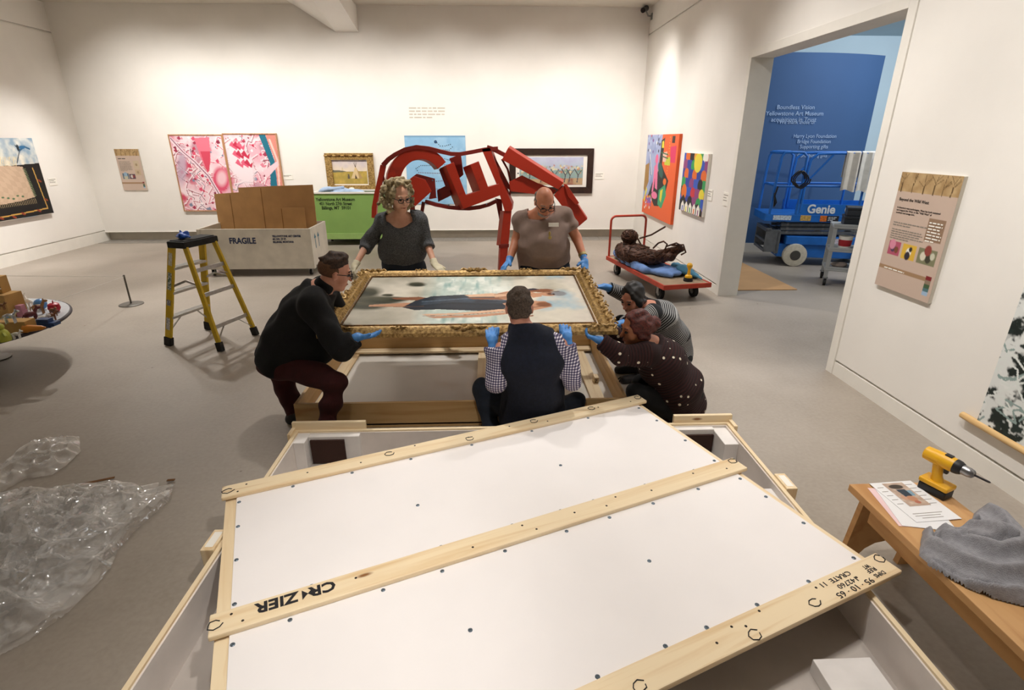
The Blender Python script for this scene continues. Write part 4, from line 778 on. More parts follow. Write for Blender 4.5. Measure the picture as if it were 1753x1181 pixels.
# grey knit sweater heaped on the bench
def P3(x, y, z): return KZ(x, y, z)
m_knit = mat('grey_knit_wool', '#97969a', .95, var=.1, scale=60, bmp=.5, bscale=260)
def sweater():
    Q = lambda L, z=.50: np.array([KZ(x, y, z)[:2] for x, y in L])
    out = Q([(1574, 946), (1576, 930), (1580, 906), (1586, 900), (1597, 912), (1604, 903), (1616, 898), (1632, 907), (1642, 906), (1650, 897), (1662, 892), (1668, 876), (1680, 868), (1700, 868), (1726, 878), (1752, 905), (1790, 955), (1820, 1010), (1800, 1040), (1753, 1034), (1700, 1020), (1655, 1002), (1620, 983), (1592, 966)], .475)
    st = .0055; lo, hi = out.min(0) - .01, out.max(0) + .01; X, Y = np.meshgrid(np.arange(lo[0], hi[0], st), np.arange(lo[1], hi[1], st), indexing='ij')
    def dist(L, closed=False):
        d = np.full(X.shape, 9.); q = L[-1] if closed else L[0]
        for r_ in (L if closed else L[1:]):
            e = r_ - q; t = np.clip(((X - q[0]) * e[0] + (Y - q[1]) * e[1]) / (e @ e + 1e-12), 0, 1); d = np.minimum(d, np.hypot(X - q[0] - t * e[0], Y - q[1] - t * e[1])); q = r_
        return d
    ins = np.zeros(X.shape, bool); q = out[-1]
    for r_ in out: ins ^= ((r_[1] > Y) != (q[1] > Y)) & (X < (q[0] - r_[0]) * (Y - r_[1]) / (q[1] - r_[1] + 1e-12) + r_[0]); q = r_
    db = dist(out, True); ed = np.zeros_like(ins); ed[1:-1, 1:-1] = (~ins[1:-1, 1:-1]) & (db[1:-1, 1:-1] < st * 1.1); hood = Q([(1715, 925)], .56)[0]; n1 = fbm(X * 14, Y * 14, 3)
    Z = .028 + .03 * np.clip(db / .09, 0, 1) + .075 * np.exp(-(((X - hood[0]) / .075) ** 2 + ((Y - hood[1]) / .11) ** 2)) + .014 * (n1 - .5)
    for L, a, w_ in (([(1584, 948), (1625, 976), (1690, 1003), (1780, 1018)], .016, .012), ([(1590, 930), (1640, 962), (1700, 985), (1790, 995)], .024, .020), ([(1600, 955), (1650, 985), (1720, 1006)], -.016, .006), ([(1612, 918), (1650, 935), (1700, 962), (1750, 968)], .024, .018), ([(1640, 915), (1668, 938), (1700, 950), (1730, 955)], -.030, .008), ([(1655, 905), (1680, 925), (1705, 948), (1735, 962)], .026, .011),
                     ([(1668, 900), (1695, 928), (1722, 955), (1740, 962)], -.030, .008), ([(1668, 880), (1672, 905), (1700, 925), (1728, 950)], .030, .012), ([(1690, 872), (1712, 890), (1735, 930), (1760, 975)], .024, .014), ([(1712, 905), (1728, 935), (1745, 965)], -.022, .009), ([(1590, 905), (1592, 925), (1606, 935)], .014, .012), ([(1601, 908), (1606, 925), (1612, 932)], -.022, .006), ([(1616, 902), (1626, 918), (1645, 925)], .016, .013), ([(1638, 908), (1648, 916)], -.024, .007)):
        Z = Z + 1.5 * a * np.exp(-(dist(Q(L)) / w_) ** 2)
    for x, y, a, w_ in ((1680, 882, -.075, .017), (1650, 913, -.03, .012)): p = Q([(x, y)], .55)[0]; Z = Z + a * np.exp(-((X - p[0]) ** 2 + (Y - p[1]) ** 2) / w_ ** 2)
    Z = np.maximum(Z, .008) * np.sqrt(np.clip(1 - (1 - np.clip(db / .022, 0, 1)) ** 2, 0, 1)); bs = np.concatenate([q0 + (q1 - q0) * np.linspace(0, 1, 40)[:, None] for q0, q1 in zip(out, np.roll(out, -1, 0))]); ei = np.argwhere(ed)
    for a_, b_ in ei: c_ = bs[((bs - (X[a_, b_], Y[a_, b_])) ** 2).sum(1).argmin()]; X[a_, b_], Y[a_, b_] = c_
    Z = np.where(ed, 0, Z); ins = ins | ed; idx = -np.ones(X.shape, int); idx[ins] = np.arange(ins.sum()); F = np.stack([idx[:-1, :-1], idx[1:, :-1], idx[1:, 1:], idx[:-1, 1:]], -1).reshape(-1, 4); F = F[(F >= 0).all(1)]; V = np.stack([X[ins], Y[ins], bz + .001 + Z[ins]], 1); V = relax(V, F, 1)
    lab = np.arange(len(V))                                # keep the one connected sheet
    for _ in range(400):
        m_ = lab[F].min(1); l2 = lab.copy(); np.minimum.at(l2, F.ravel(), np.repeat(m_, 4))
        if (l2 == lab).all(): break
        lab = l2
    big = np.bincount(lab[F[:, 0]]).argmax(); F = F[lab[F[:, 0]] == big]; us = np.unique(F); rm = -np.ones(len(V), int); rm[us] = np.arange(len(us)); V = V[us]; F = rm[F]; V[:, 2] = np.maximum(V[:, 2], bz + .0008)
    return add('knit_sweater', V, F, m_knit, None, False, True)
sw = sweater()
tag(sw, 'crumpled grey knit sweater heaped on the wooden bench', 'sweater')
# ================================================================== STEP LADDER
m_fib = mat('yellow_fibreglass', '#d9b51c', .5, var=.12, scale=9); m_alu = mat('brushed_aluminium', '#b9b7b2', .4, .8, var=.1, scale=30); m_rub = mat('black_rubber', '#1d1c1b', .8, var=.3, scale=30)
ld = thing('step_ladder', 'yellow fibreglass step ladder with a worn black top cap', 'ladder', (-3.0, 5.49, 0), math.radians(-18))
FR = {}
for sx, foot, top in ((-1, (-.32, .265), (-.075, .185)), (1, (.33, .25), (.085, .18))):
    for sy in (-1, 1):
        p0, p1 = A(foot[0], sy * foot[1], .02), A(top[0], sy * top[1], 1.03); d = nz(p1 - p0); FR[sx, sy] = (p0, p1)
        g = MB().bar(p0 + d * .03, p1, .026, .075 if sx < 0 else .05, (1, 0, 0)); rl = g.out('rail', m_fib, ld, bevel=.003)
        MB().bar(p0 - A(0, 0, .02), p0 + d * .075, .045, .085 if sx < 0 else .065, (1, 0, 0)).out('rubber_foot', m_rub, rl, bevel=.004)
        if (sx, sy) == (-1, -1):
            for t, w_, c_ in ((.88, .13, '#e4d9a8'), (.66, .18, '#2f6b46'), (.44, .06, '#27305e'), (.22, .13, '#b9bcc4')):
                q = p0 + (p1 - p0) * t; MB().bar(q - d * w_ / 2 - A(0, .0145, 0), q + d * w_ / 2 - A(0, .0145, 0), .0015, .045, (1, 0, 0)).out('sticker', mat('sticker', c_, .5, var=.25, scale=60, c2='#e9e6dc'), rl)
def on(sx, sy, z): p0, p1 = FR[sx, sy]; return p0 + (p1 - p0) * (z - p0[2]) / (p1[2] - p0[2])
for z in (.30, .56, .81):
    a, b_ = on(-1, -1, z), on(-1, 1, z); st = MB().bar(a, b_, .085, .028).out('step', m_alu, ld, bevel=.004)
    for k in range(4): MB().bar(a + A(-.03 + k * .02, .03, .0155), b_ + A(-.03 + k * .02, -.03, .0155), .006, .004).out('tread_rib', m_alu, st)
for z in (.24, .56, .80): a, b_ = on(1, -1, z), on(1, 1, z); MB().bar(a, b_, .02, .04).out('rear_brace', m_alu, ld, bevel=.003)
for sy in (-1, 1):
    a = on(-1, sy, .30); MB().bar(a + A(0, -sy * .15, -.01), on(-1, sy, .14), .02, .006).out('diagonal_brace', m_alu, ld)
    a = on(1, sy, .24); MB().bar(a + A(0, -sy * .14, -.01), on(1, sy, .1), .014, .006).out('diagonal_brace', m_alu, ld)
    a, b_ = on(-1, sy, .62), on(1, sy, .66); mid = (a + b_) / 2 + A(0, -sy * .03, .05); MB().bar(a, mid, .006, .022).bar(mid, b_, .006, .022).out('spreader', m_alu, ld)
a, b_ = on(1, -1, .80), on(1, 1, .80); MB().bar((a + b_) / 2, on(1, 1, .70), .014, .006).out('diagonal_brace', m_alu, ld)
cp = MB().box((-.10, -.215, 1.02), (.11, .215, 1.085)).out('top_cap', m_rub, ld, bevel=.012)
box('tray_lip', (-.08, -.19, 1.085), (.09, .19, 1.093), m_rub, cp, .003)
C0 = A(*(np.array(pmat(ld)) @ A(-.02, -.09, 1.093, 1))[:3])
m_nit = mat('blue_nitrile', '#2f62c9', .45, var=.08, scale=20)
gl = blob('disposable_glove', [el(C0 + A(0, 0, .025), (.06, .045, .024), k=.02), el(C0 + A(.03, .02, .045), (.03, .025, .03), k=.015), rc(C0 + A(-.03, 0, .03), C0 + A(-.075, .01, .02), .016, .01), rc(C0 + A(.0, -.02, .03), C0 + A(.01, -.05, .055), .014, .008), rc(C0 + A(.04, -.01, .03), C0 + A(.08, -.02, .02), .014, .009), rc(C0 + A(-.01, .02, .04), C0 + A(-.03, .03, .075), .012, .008), cut(C0 + A(0, 0, .0005), (0, 0, -1), .3)], .006, m_nit, None, wav(3, .005, 70))
tag(gl, 'crumpled blue disposable glove lying on top of the yellow ladder', 'glove')
# ================================================================== WHITE ROLLING CRATE WITH CARDBOARD
m_wpaint = mat('old_white_paint', '#d8d1c2', .6, var=.08, scale=5, bmp=.1, bscale=30); m_navy = mat('navy_stencil', '#1f2f57', .7)
m_cardb = mat('corrugated_cardboard', '#b78a57', .9, var=.08, scale=4, bmp=.1, bscale=40); m_cedge = mat('cardboard_edge', '#8a5f33', .9, var=.2, scale=80)
X0, X1, Y0, Y1 = -4.5, -2.80, 8.4, 9.25; ZA, ZB = .115, .735
c = thing('rolling_crate', 'white wooden crate on casters stencilled FRAGILE behind the ladder', 'crate', ((X0 + X1) / 2, (Y0 + Y1) / 2, 0))
box('bottom', (X0, Y0, ZA), (X1, Y1, ZA + .03), m_wpaint, c, W=True)
for lo, hi in (((X0, Y0, ZA), (X1, Y0 + .025, ZB)), ((X0, Y1 - .025, ZA), (X1, Y1, ZB)), ((X0, Y0 + .025, ZA), (X0 + .025, Y1 - .025, ZB)), ((X1 - .025, Y0 + .025, ZA), (X1, Y1 - .025, ZB))): box('side_panel', lo, hi, m_wpaint, c, .002, True)
for x in (X0 + .0, X1 - .05): box('corner_strip', (x, Y0 - .012, ZA), (x + .05, Y0, ZB), m_wpaint, c, .002, True)
box('corner_strip', (X1, Y0 - .012, ZA), (X1 + .012, Y0 + .07, ZB), m_wpaint, c, .002, True); box('bottom_strip', (X0 + .05, Y0 - .01, ZA), (X1 - .05, Y0, ZA + .06), m_wpaint, c, .002, True)
def caster(par, x, y, z1, r=.045, rz=0, name='caster'):
    g = MB().box((x - .035, y - .035, z1 - .008), (x + .035, y + .035, z1)); g.box((x - .024, y - .03, r * .8), (x - .019, y + .03, z1 - .008)).box((x + .019, y - .03, r * .8), (x + .024, y + .03, z1 - .008)); o = g.out(name, m_grey, par, True)
    MB().tube([(x - .016, y, r), (x + .016, y, r)], r, 16).out('wheel', m_rub, o, True, 'auto'); return o
for x in (X0 + .1, X1 - .08):
    for y in (Y0 + .08, Y1 - .08): caster(c, x, y, ZA)
text('stencil_lettering', 'FRAGILE', .125, m_navy, c, K(393, 417, Y0 - .002), EX, EZ, bold=.03, width=.40)
text('stencil_lettering', 'YELLOWSTONE ART CENTER\n401 NO. 27 ST.\nBILLINGS, MONTANA', .042, m_navy, c, K(466, 406, Y0 - .002), EX, EZ, bold=.04, width=.44, sp=1.05)
for y in (8.62, 8.78):
    g = MB(); X = X1 + .001; g.prism([(X, y - .012, .40), (X, y + .012, .40), (X, y + .012, .56), (X, y - .012, .56)], (.001, 0, 0)).prism([(X, y - .045, .56), (X, y + .045, .56), (X, y, .63)], (.001, 0, 0)); g.out('up_arrow', mat('teal_stencil', '#2d6f86', .7), c, True)
def cardboard(label, pts, Y, t=.012, lean=.08):
    P_ = [K(x, y, Y) for x, y in pts]; b_ = thing('cardboard_sheet', label, 'cardboard', (np.mean([q[0] for q in P_]), Y, ZA + .03), 0, 'cardboard in the white crate')
    lo = ZA + .031; Q = [P_[0], P_[1]] if len(pts) == 2 else P_
    pl = [A(P_[0][0], Y, lo)] + P_ + [A(P_[-1][0], Y, lo)]; pl = [A(q[0], Y + (q[2] - lo) * lean, q[2]) for q in pl]
    MB().prism(pl, (0, t, 0)).out('sheet', m_cardb, b_, True); q0, q1 = P_[0], P_[-1]
    bar('crease', A(q0[0] * .7 + q1[0] * .3, Y - .001, lo + .02), A(q0[0] * .7 + q1[0] * .3, Y - .001 + (P_[0][2] - lo) * lean, P_[0][2] - .01), .012, .002, m_cedge, b_, (0, 1, 0), 0, True); return b_
cardboard('wide brown cardboard sheet at the ladder end of the white crate', [(362, 333), (404, 330), (452, 327)], 9.07); cardboard('tallest brown cardboard sheet in the white crate', [(403, 322), (470, 319), (532, 317)], 8.98); cardboard('small brown cardboard flap in front of the tall sheet', [(462, 357), (518, 356)], 8.86)
# ================================================================== GREEN BIN
m_green = mat('green_bin_paint', '#83a85a', .5, var=.04, scale=3); X0, X1, Y0, Y1 = -3.5, -2.12, 11.0, 11.62; ZA, ZB = .13, 1.02
c = thing('rolling_bin', 'lime green rolling bin lettered with a museum address', 'bin', ((X0 + X1) / 2, (Y0 + Y1) / 2, 0))
for lo, hi in (((X0, Y0, ZA), (X1, Y0 + .02, ZB)), ((X0, Y1 - .02, ZA), (X1, Y1, ZB)), ((X0, Y0 + .02, ZA), (X0 + .02, Y1 - .02, ZB)), ((X1 - .02, Y0 + .02, ZA), (X1, Y1 - .02, ZB))): box('side_panel', lo, hi, m_green, c, .002, True)
box('floor_panel', (X0 + .02, Y0 + .02, ZA), (X1 - .02, Y1 - .02, ZA + .03), m_green, c, W=True); box('lower_rail', (X0 - .012, Y0 - .014, ZA + .0), (X1 + .012, Y0, ZA + .12), mat('green_rail', '#92b468', .5), c, .003, True)
for lo, hi in (((X0 - .02, Y0 - .02, ZB), (X1 + .02, Y0 + .04, ZB + .03)), ((X0 - .02, Y1 - .04, ZB), (X1 + .02, Y1 + .02, ZB + .03)), ((X0 - .02, Y0 + .04, ZB), (X0 + .04, Y1 - .04, ZB + .03)), ((X1 - .04, Y0 + .04, ZB), (X1 + .02, Y1 - .04, ZB + .03))): box('white_rim', lo, hi, m_trim, c, .003, True)
for x in (X0 + .12, X1 - .12):
    for y in (Y0 + .1, Y1 - .1): caster(c, x, y, ZA, .05)
m_dkgreen = mat('dark_green_lettering', '#1f3312', .6)
for i, (t, x0, x1) in enumerate((('Yellowstone Art Museum', 541, 608), ('401 North 27th Street', 547, 603), ('Billings, MT  59101', 551, 600))):
    p0 = K(x0, 344 + i * 7.2, Y0 - .002); p1 = K(x1, 344 + i * 7.2, Y0 - .002); text('bin_lettering', t, .085, m_dkgreen, c, p0, EX, EZ, bold=.03, width=p1[0] - p0[0])
m_bl = mat('pale_blue_blanket', '#a9bfdc', .95, var=.1, scale=9, bmp=.4, bscale=80)
B0 = A(-3.0, 11.3, ZB + .01)
bl = blob('folded_blanket', [el(B0 + A(-.1, 0, .0), (.32, .2, .09), k=.05), el(B0 + A(.25, 0, -.02), (.22, .18, .06), k=.05), rc(B0 + A(-.42, -.1, .0), B0 + A(-.2, -.16, .07), .04, .05), rc(B0 + A(-.15, -.18, .07), B0 + A(.05, -.1, .1), .035, .04), rc(B0 + A(.05, -.15, .03), B0 + A(.38, -.12, .0), .04, .03), rc(B0 + A(-.1, 0, -.1), B0 + A(.1, 0, -.66), .16, .2)], .014, m_bl, None, wav(4, .014, 22))
tag(bl, 'pale blue blankets heaped in the top of the green bin', 'blanket')
# ================================================================== STANCHION, TOY TABLE
m_wire = mat('barrier_cord', '#c9c5bd', .4); m_gun = mat('gunmetal', '#6b6862', .4, .6)
s0 = thing('barrier_post', 'low grey barrier post with round base and elastic cord', 'post', (-4.716, 6.88, 0))
MB().lathe([(.14, 0), (.14, .008), (.12, .016), (.02, .02)], (0, 0, 0), 28).out('round_base', m_gun, s0, smooth='auto'); cyl('pole', (0, 0, .015), (0, 0, .385), .011, m_gun, s0); MB().ell((0, 0, .385), (.013, .013, .01)).out('pole_cap', m_gun, s0, smooth=True)
q = KZ(-60, 471, .37) - A(-4.716, 6.88, 0); tube('elastic_cord', [(0, 0, .37), q * .5 + A(0, 0, -.0) + A(0, 0, .18), q], .003, m_wire, s0, 5); e = KZ(92, 516, .48) - A(-4.716, 6.88, 0); tube('elastic_cord', [(0, 0, .37), e * .5 + A(0, 0, .185), e], .003, m_wire, s0, 5)
TC = A(-4.9, 4.7, 0); TZ = .45
t = thing('display_table', 'low round display table crowded with toys and cardboard boxes', 'table', TC)
MB().lathe([(.0, TZ - .03), (.895, TZ - .03), (.905, TZ - .02), (.905, TZ - .006), (.9, TZ)], (0, 0, 0), 56).out('table_rim', mat('dark_table_edge', '#2b2730', .5), t, smooth='auto'); MB().lathe([(.0, TZ), (.888, TZ), (.886, TZ + .004)], (0, 0, 0), 56).out('table_top', mat('silver_top', '#c9cdd3', .35, var=.1), t, smooth='auto')
for a in (2.0, 4.2): 
    x, y = .55 * math.cos(a), .55 * math.sin(a); g = MB().lathe([(.1, 0), (.1, .01), (.02, .016)], (x, y, 0), 24).cyl((x, y, .01), (x, y, TZ - .03), .014); g.out('leg', m_gun, t, smooth='auto')
x, y = .02, .33; g = MB().lathe([(.12, 0), (.12, .01), (.02, .016)], (x, y, 0), 24).cyl((x, y, .01), (x, y, TZ - .03), .014); g.out('leg', m_gun, t, smooth='auto')
zt = TZ + .0045; m_cb2 = mat('toy_box_cardboard', '#bd9355', .85, var=.1, scale=6)
def tbox(label, x, y, w_, d_, h_, z, rz):
    o = MB().box((-w_ / 2, -d_ / 2, 0), (w_ / 2, d_ / 2, h_)).out('cardboard_box', m_cb2, None, bevel=.004); o.location = (x, y, z); o.rotation_euler[2] = rz; tag(o, label, 'box'); return o
q = KZ(16, 572, zt); tbox('low cardboard box under the silver toy on the round table', q[0], q[1] + .08, .26, .12, .10, zt, .05)
q = KZ(-8, 548, zt); tbox('mid-height cardboard box on the round table below the tallest box', q[0], q[1] + .14, .24, .18, .22, zt, -.1); tbox('tallest cardboard box stacked at the middle of the round table', q[0] - .04, q[1] + .16, .16, .12, .15, zt + .221, .15); BX = q
def animal(label, px, py, c_, s, rz, neck=.6, name='toy_animal', c2=None, z=None, rough=.5, metal=0):
    z = zt if z is None else z; p = KZ(px, py, z); o_ = A(0, 0, 0); R = lambda v: A(*v) * s
    m_ = mat('toy_colour', c_, rough, metal, var=.2, scale=30, c2=c2); r = thing(name, label, 'toy', (p[0], p[1], z), rz)
    MB().ell(R((0, 0, .62)), R((.42, .2, .22)), 12, 8).out('body', m_, r, smooth=True)
    g = MB().tube([R((.3, 0, .66)), R((.48, 0, .66 + neck * .5)), R((.55, 0, .66 + neck * .6))], [s * .14, s * .1, s * .1], 8).ell(R((.62, 0, .68 + neck * .6)), R((.2, .11, .12)), 10, 6); g.tube([R((.52, .06, .8 + neck * .55)), R((.5, .08, .95 + neck * .55))], [s * .05, s * .01], 6).tube([R((.52, -.06, .8 + neck * .55)), R((.5, -.08, .95 + neck * .55))], [s * .05, s * .01], 6); g.out('head', m_, r, smooth='auto')
    for x in (-.28, .28):
        for y in (-.12, .12): MB().tube([R((x, y, .6)), R((x * 1.05, y, .3)), R((x * 1.05, y, 0))], [s * .1, s * .07, s * .07], 8).out('leg', m_, r, smooth='auto')
    MB().tube([R((-.4, 0, .68)), R((-.52, 0, .5)), R((-.55, 0, .3))], [s * .05, s * .04, s * .03], 6).out('tail', m_, r, smooth='auto')
animal('white toy horse standing behind the brown toy bear', 52, 527, '#e6e1da', .115, 2.6); animal('dark maroon toy horse between white toys on the round table', 56, 551, '#5c1c22', .12, 1.2, .5); animal('tan toy pony with dark mane near the blue ball', 68, 537, '#a27b52', .11, .4, .7); animal('small white toy sheep at the rim of the round table', 76, 553, '#ece8e2', .085, .2, .2); animal('brown toy dog beside the red toy apple', 90, 548, '#7a4a2c', .08, .8, .5); animal('black and brown toy cow at the rim of the round table', 93, 540, '#3d2a22', .085, -.4, .4, c2='#a36d3f'); animal('silver foil toy horse standing on the low cardboard box', 20, 553, '#c9ced6', .10, .3, .5, z=zt + .101, rough=.2, metal=.9); animal('tiny white toy cat at the front rim of the round table', 30, 580, '#efece8', .07, .2, .4); animal('brown toy fox on the mid-height cardboard box', 4, 530, '#8a5a33', .06, .2, .4, z=zt + .221); animal('small white toy goat in front of the maroon horse', 63, 556, '#ded5d8', .06, .5, .4); animal('white toy lamb atop the tallest cardboard box', -6, 504, '#e5e0d8', .05, .5, .3, z=zt + .372)
def toy(name, label, px, py, fn, c_, rough=.4):
    p = KZ(px, py, zt); g = MB(); fn(g); o = g.out(name, mat('toy_colour', c_, rough, var=.08), None, smooth='auto'); o.location = (p[0], p[1], zt); tag(o, label, 'toy')
toy('toy_ball', 'bright blue ball beside the red toy apple', 72, 530, lambda g: g.ell((0, 0, .055), .055), '#4a86c4'); toy('toy_apple', 'red toy apple at the far rim of the round table', 95, 534, lambda g: g.lathe([(.01, .0), (.035, .005), (.052, .04), (.045, .08), (.02, .092), (.006, .085)], n=14).cyl((0, 0, .085), (.005, 0, .115), .005), '#c02338')
toy('toy_cone', 'orange ice cream cone toy lying near the rim of the round table', 60, 569, lambda g: g.tube([(-.08, 0, .035), (.05, .02, .035), (.08, .025, .035)], [.036, .02, .006], 12), '#d98a2e'); toy('toy_car', 'dark blue toy car at the front rim of the round table', 80, 559, lambda g: g.box((-.1, -.04, .015), (.1, .04, .045)).box((-.05, -.032, .045), (.05, .032, .075)).cyl((-.06, -.045, .02), (-.06, .045, .02), .02, n=10).cyl((.06, -.045, .02), (.06, .045, .02), .02, n=10), '#1f4477'); toy('toy_bird', 'teal toy bird with a round body at the front rim', -26, 586, lambda g: g.ell((0, 0, .05), (.07, .05, .048)).ell((.055, 0, .09), .028).tube([(.075, 0, .09), (.1, 0, .085)], [.012, .002], 6), '#2c7fa0'); toy('toy_figure', 'yellow green seated toy figure against the low cardboard box', 8, 583, lambda g: g.lathe([(.05, 0), (.055, .03), (.04, .08), (.02, .1)], n=12).ell((0, 0, .12), .03).tube([(.03, -.02, .07), (.07, -.05, .05)], [.014, .01], 6).tube([(-.03, -.02, .07), (-.07, -.05, .05)], [.014, .01], 6), '#b9bd4a')
toy('toy_block', 'pink toy block stack between the boxes and the maroon horse', 40, 541, lambda g: g.box((-.03, -.03, 0), (.03, .03, .06)).box((-.025, -.025, .06), (.025, .025, .11)), '#cf8fa0')
# ================================================================== PLASTIC SHEETING
def film():
    m, nt, b = _nt('clear_plastic_film'); o = nt.nodes['Material Output']; tr_ = N(nt, 'ShaderNodeBsdfTransparent'); tr_.inputs[0].default_value = (.985, .98, .975, 1)
    b.inputs['Base Color'].default_value = (.95, .94, .93, 1); b.inputs['Roughness'].default_value = .14; b.inputs['Specular IOR Level'].default_value = .9
    lw = N(nt, 'ShaderNodeLayerWeight', i_Blend=.3); mr = N(nt, 'ShaderNodeMapRange'); mr.inputs['To Min'].default_value = .10; mr.inputs['To Max'].default_value = .62; nt.links.new(lw.outputs['Facing'], mr.inputs[0])
    mx = N(nt, 'ShaderNodeMixShader'); nt.links.new(mr.outputs[0], mx.inputs[0]); nt.links.new(tr_.outputs[0], mx.inputs[1])
    gl_ = N(nt, 'ShaderNodeBsdfGlossy', i_Roughness=.06); fr = N(nt, 'ShaderNodeMapRange'); fr.inputs['To Min'].default_value = .10; fr.inputs['To Max'].default_value = .42; nt.links.new(lw.outputs['Facing'], fr.inputs[0]); m2 = N(nt, 'ShaderNodeMixShader'); nt.links.new(fr.outputs[0], m2.inputs[0]); nt.links.new(mx.outputs[0], m2.inputs[1]); nt.links.new(gl_.outputs[0], m2.inputs[2]); nt.links.new(b.outputs[0], mx.inputs[2]); nt.links.new(m2.outputs[0], o.inputs[0])
    n2 = N(nt, 'ShaderNodeTexNoise', i_Scale=8.0, i_Detail=2.0, i_Distortion=1.5); nt.links.new(coords(nt), n2.inputs['Vector']); bump(nt, b, n2.outputs[0], .4, .03); bp = [q for q in nt.nodes if q.type == 'BUMP'][0]; nt.links.new(bp.outputs[0], gl_.inputs['Normal']); return m
m_film = film()
def sheeting(name, poly, zmax, seed, parent, step=.013):
    P_ = np.array([KZ(x, y, .04)[:2] for x, y in poly]); lo, hi = P_.min(0) - step, P_.max(0) + step; xs, ys = np.arange(lo[0], hi[0], step), np.arange(lo[1], hi[1], step); X, Y = np.meshgrid(xs, ys, indexing='ij')
    ins = np.zeros(X.shape, bool); q = P_[-1]; dmin = np.full(X.shape, 9.); NX, NY = X.copy(), Y.copy()
    for r_ in P_:
        c_ = ((r_[1] > Y) != (q[1] > Y)) & (X < (q[0] - r_[0]) * (Y - r_[1]) / (q[1] - r_[1] + 1e-12) + r_[0]); ins ^= c_
        d = r_ - q; t_ = np.clip(((X - q[0]) * d[0] + (Y - q[1]) * d[1]) / (d @ d + 1e-9), 0, 1); ax_, ay_ = q[0] + t_ * d[0], q[1] + t_ * d[1]; dd = np.hypot(X - ax_, Y - ay_); m_ = dd < dmin; dmin[m_] = dd[m_]; NX[m_] = ax_[m_]; NY[m_] = ay_[m_]; q = r_
    edge = (~ins) & (dmin < step * .9); X = np.where(edge, NX, X); Y = np.where(edge, NY, Y); dmin = np.where(edge, 0, dmin); ins = ins | edge
    r2 = np.random.RandomState(seed); pts = lo + r2.rand(26, 2) * (hi - lo); wx, wy = X + .10 * (fbm(X * 3 + seed, Y * 3) - .5), Y + .10 * (fbm(X * 3 + 9, Y * 3 + seed) - .5)
    D = np.sort(np.stack([np.hypot(wx - p_[0], (wy - p_[1]) * .8) for p_ in pts], -1), -1); cre = np.clip(1 - (D[..., 1] - D[..., 0]) / .10, 0, 1) ** 2; n1 = fbm(X * 2.4 + seed, Y * 2.4, 3)
    pts2 = lo + r2.rand(90, 2) * (hi - lo); D2 = np.sort(np.stack([np.hypot(wx - p_[0], wy - p_[1]) for p_ in pts2], -1)[..., :], -1); c2 = np.clip(1 - (D2[..., 1] - D2[..., 0]) / .05, 0, 1) ** 2
    Z = .004 + np.clip(dmin / .22, 0, 1) ** .6 * (zmax * (.35 * n1 + .65 * cre) + .2 * zmax * D[..., 0] / .3) + .022 * c2 * np.clip(dmin / .05, 0, 1) + .01 * n1
    idx = -np.ones(X.shape, int); idx[ins] = np.arange(ins.sum()); V = np.stack([X[ins], Y[ins], Z[ins]], 1); F = np.stack([idx[:-1, :-1], idx[1:, :-1], idx[1:, 1:], idx[:-1, 1:]], -1).reshape(-1, 4); F = F[(F >= 0).all(1)]
    return add(name, V, F, m_film, parent, True, True)
ps = thing('plastic_sheeting', 'crumpled heap of clear plastic sheeting on the concrete floor', 'plastic sheet', (-2.7, 2.6, 0))
main = [(-60, 850), (60, 832), (130, 828), (195, 816), (228, 818), (250, 832), (298, 821), (288, 850), (240, 890), (200, 932), (188, 962), (165, 990), (110, 1042), (40, 1090), (-80, 1150)]
sheeting('film_fold', main, .15, 2, ps); sheeting('film_fold', [(x * .93 - 6, y * .98 + 14) for x, y in main], .10, 6, ps); sheeting('film_fold', [(-60, 815), (0, 790), (48, 752), (84, 746), (134, 741), (136, 766), (110, 790), (86, 806), (40, 812), (-10, 840), (-60, 880)], .10, 9, ps)
sheeting('film_fold', [(-70, 900), (100, 850), (210, 850), (180, 930), (90, 1000), (-70, 1080)], .2, 13, ps)
m_kraft = mat('kraft_strip', '#7a4f22', .8)
for i, (a, b_) in enumerate((((138, 829), (196, 817)), ((286, 822), (299, 821)))):
    p, q = KZ(*a, .012), KZ(*b_, .012); o = bar('tape_strip', p, q, .018, .004, m_kraft); o['label'] = ('brown tape strip along the edge of the plastic sheeting', 'short brown tape tab at the pointed tip of the plastic sheeting')[i]; o['category'] = 'tape'
# ================================================================== RED STEEL SCULPTURE
def steel(name, c1, c2, c3):
    m, nt, b = _nt(name); n = N(nt, 'ShaderNodeTexNoise', i_Scale=3.5, i_Detail=8.0, i_Roughness=.65); nt.links.new(coords(nt), n.inputs['Vector'])
    nt.links.new(ramp(nt, n.outputs[0], [(.25, lin(c3)), (.42, lin(c1)), (.6, lin(c1)), (.78, lin(c2))]), b.inputs['Base Color']); b.inputs['Roughness'].default_value = .5; b.inputs['Metallic'].default_value = .0
    bump(nt, b, n.outputs[0], .2, .01); return m
m_red = steel('red_painted_steel', '#b02c12', '#cc4a1c', '#6e1f0f'); m_red2 = steel('dark_red_steel', '#7d1d12', '#96281a', '#3c100b')
SY = 8.35
sc = thing('steel_horse_sculpture', 'large welded red steel animal sculpture standing behind the two standing people', 'sculpture', (-.1, SY + .2, 0))
def z6(x, y, Y=SY): return K(630 + x * .22248, 230 + y * .22242, Y)
def plate(name, pts, dep, m_=m_red, Y=SY, off=(0, 0)):
    P_ = [z6(x, y, Y) for x, y in pts]; v = z6(pts[0][0] + off[0], pts[0][1] + off[1], Y + dep) - P_[0]; return MB().prism(P_, v).out(name, m_, sc, True, bevel=.004, seg=1)
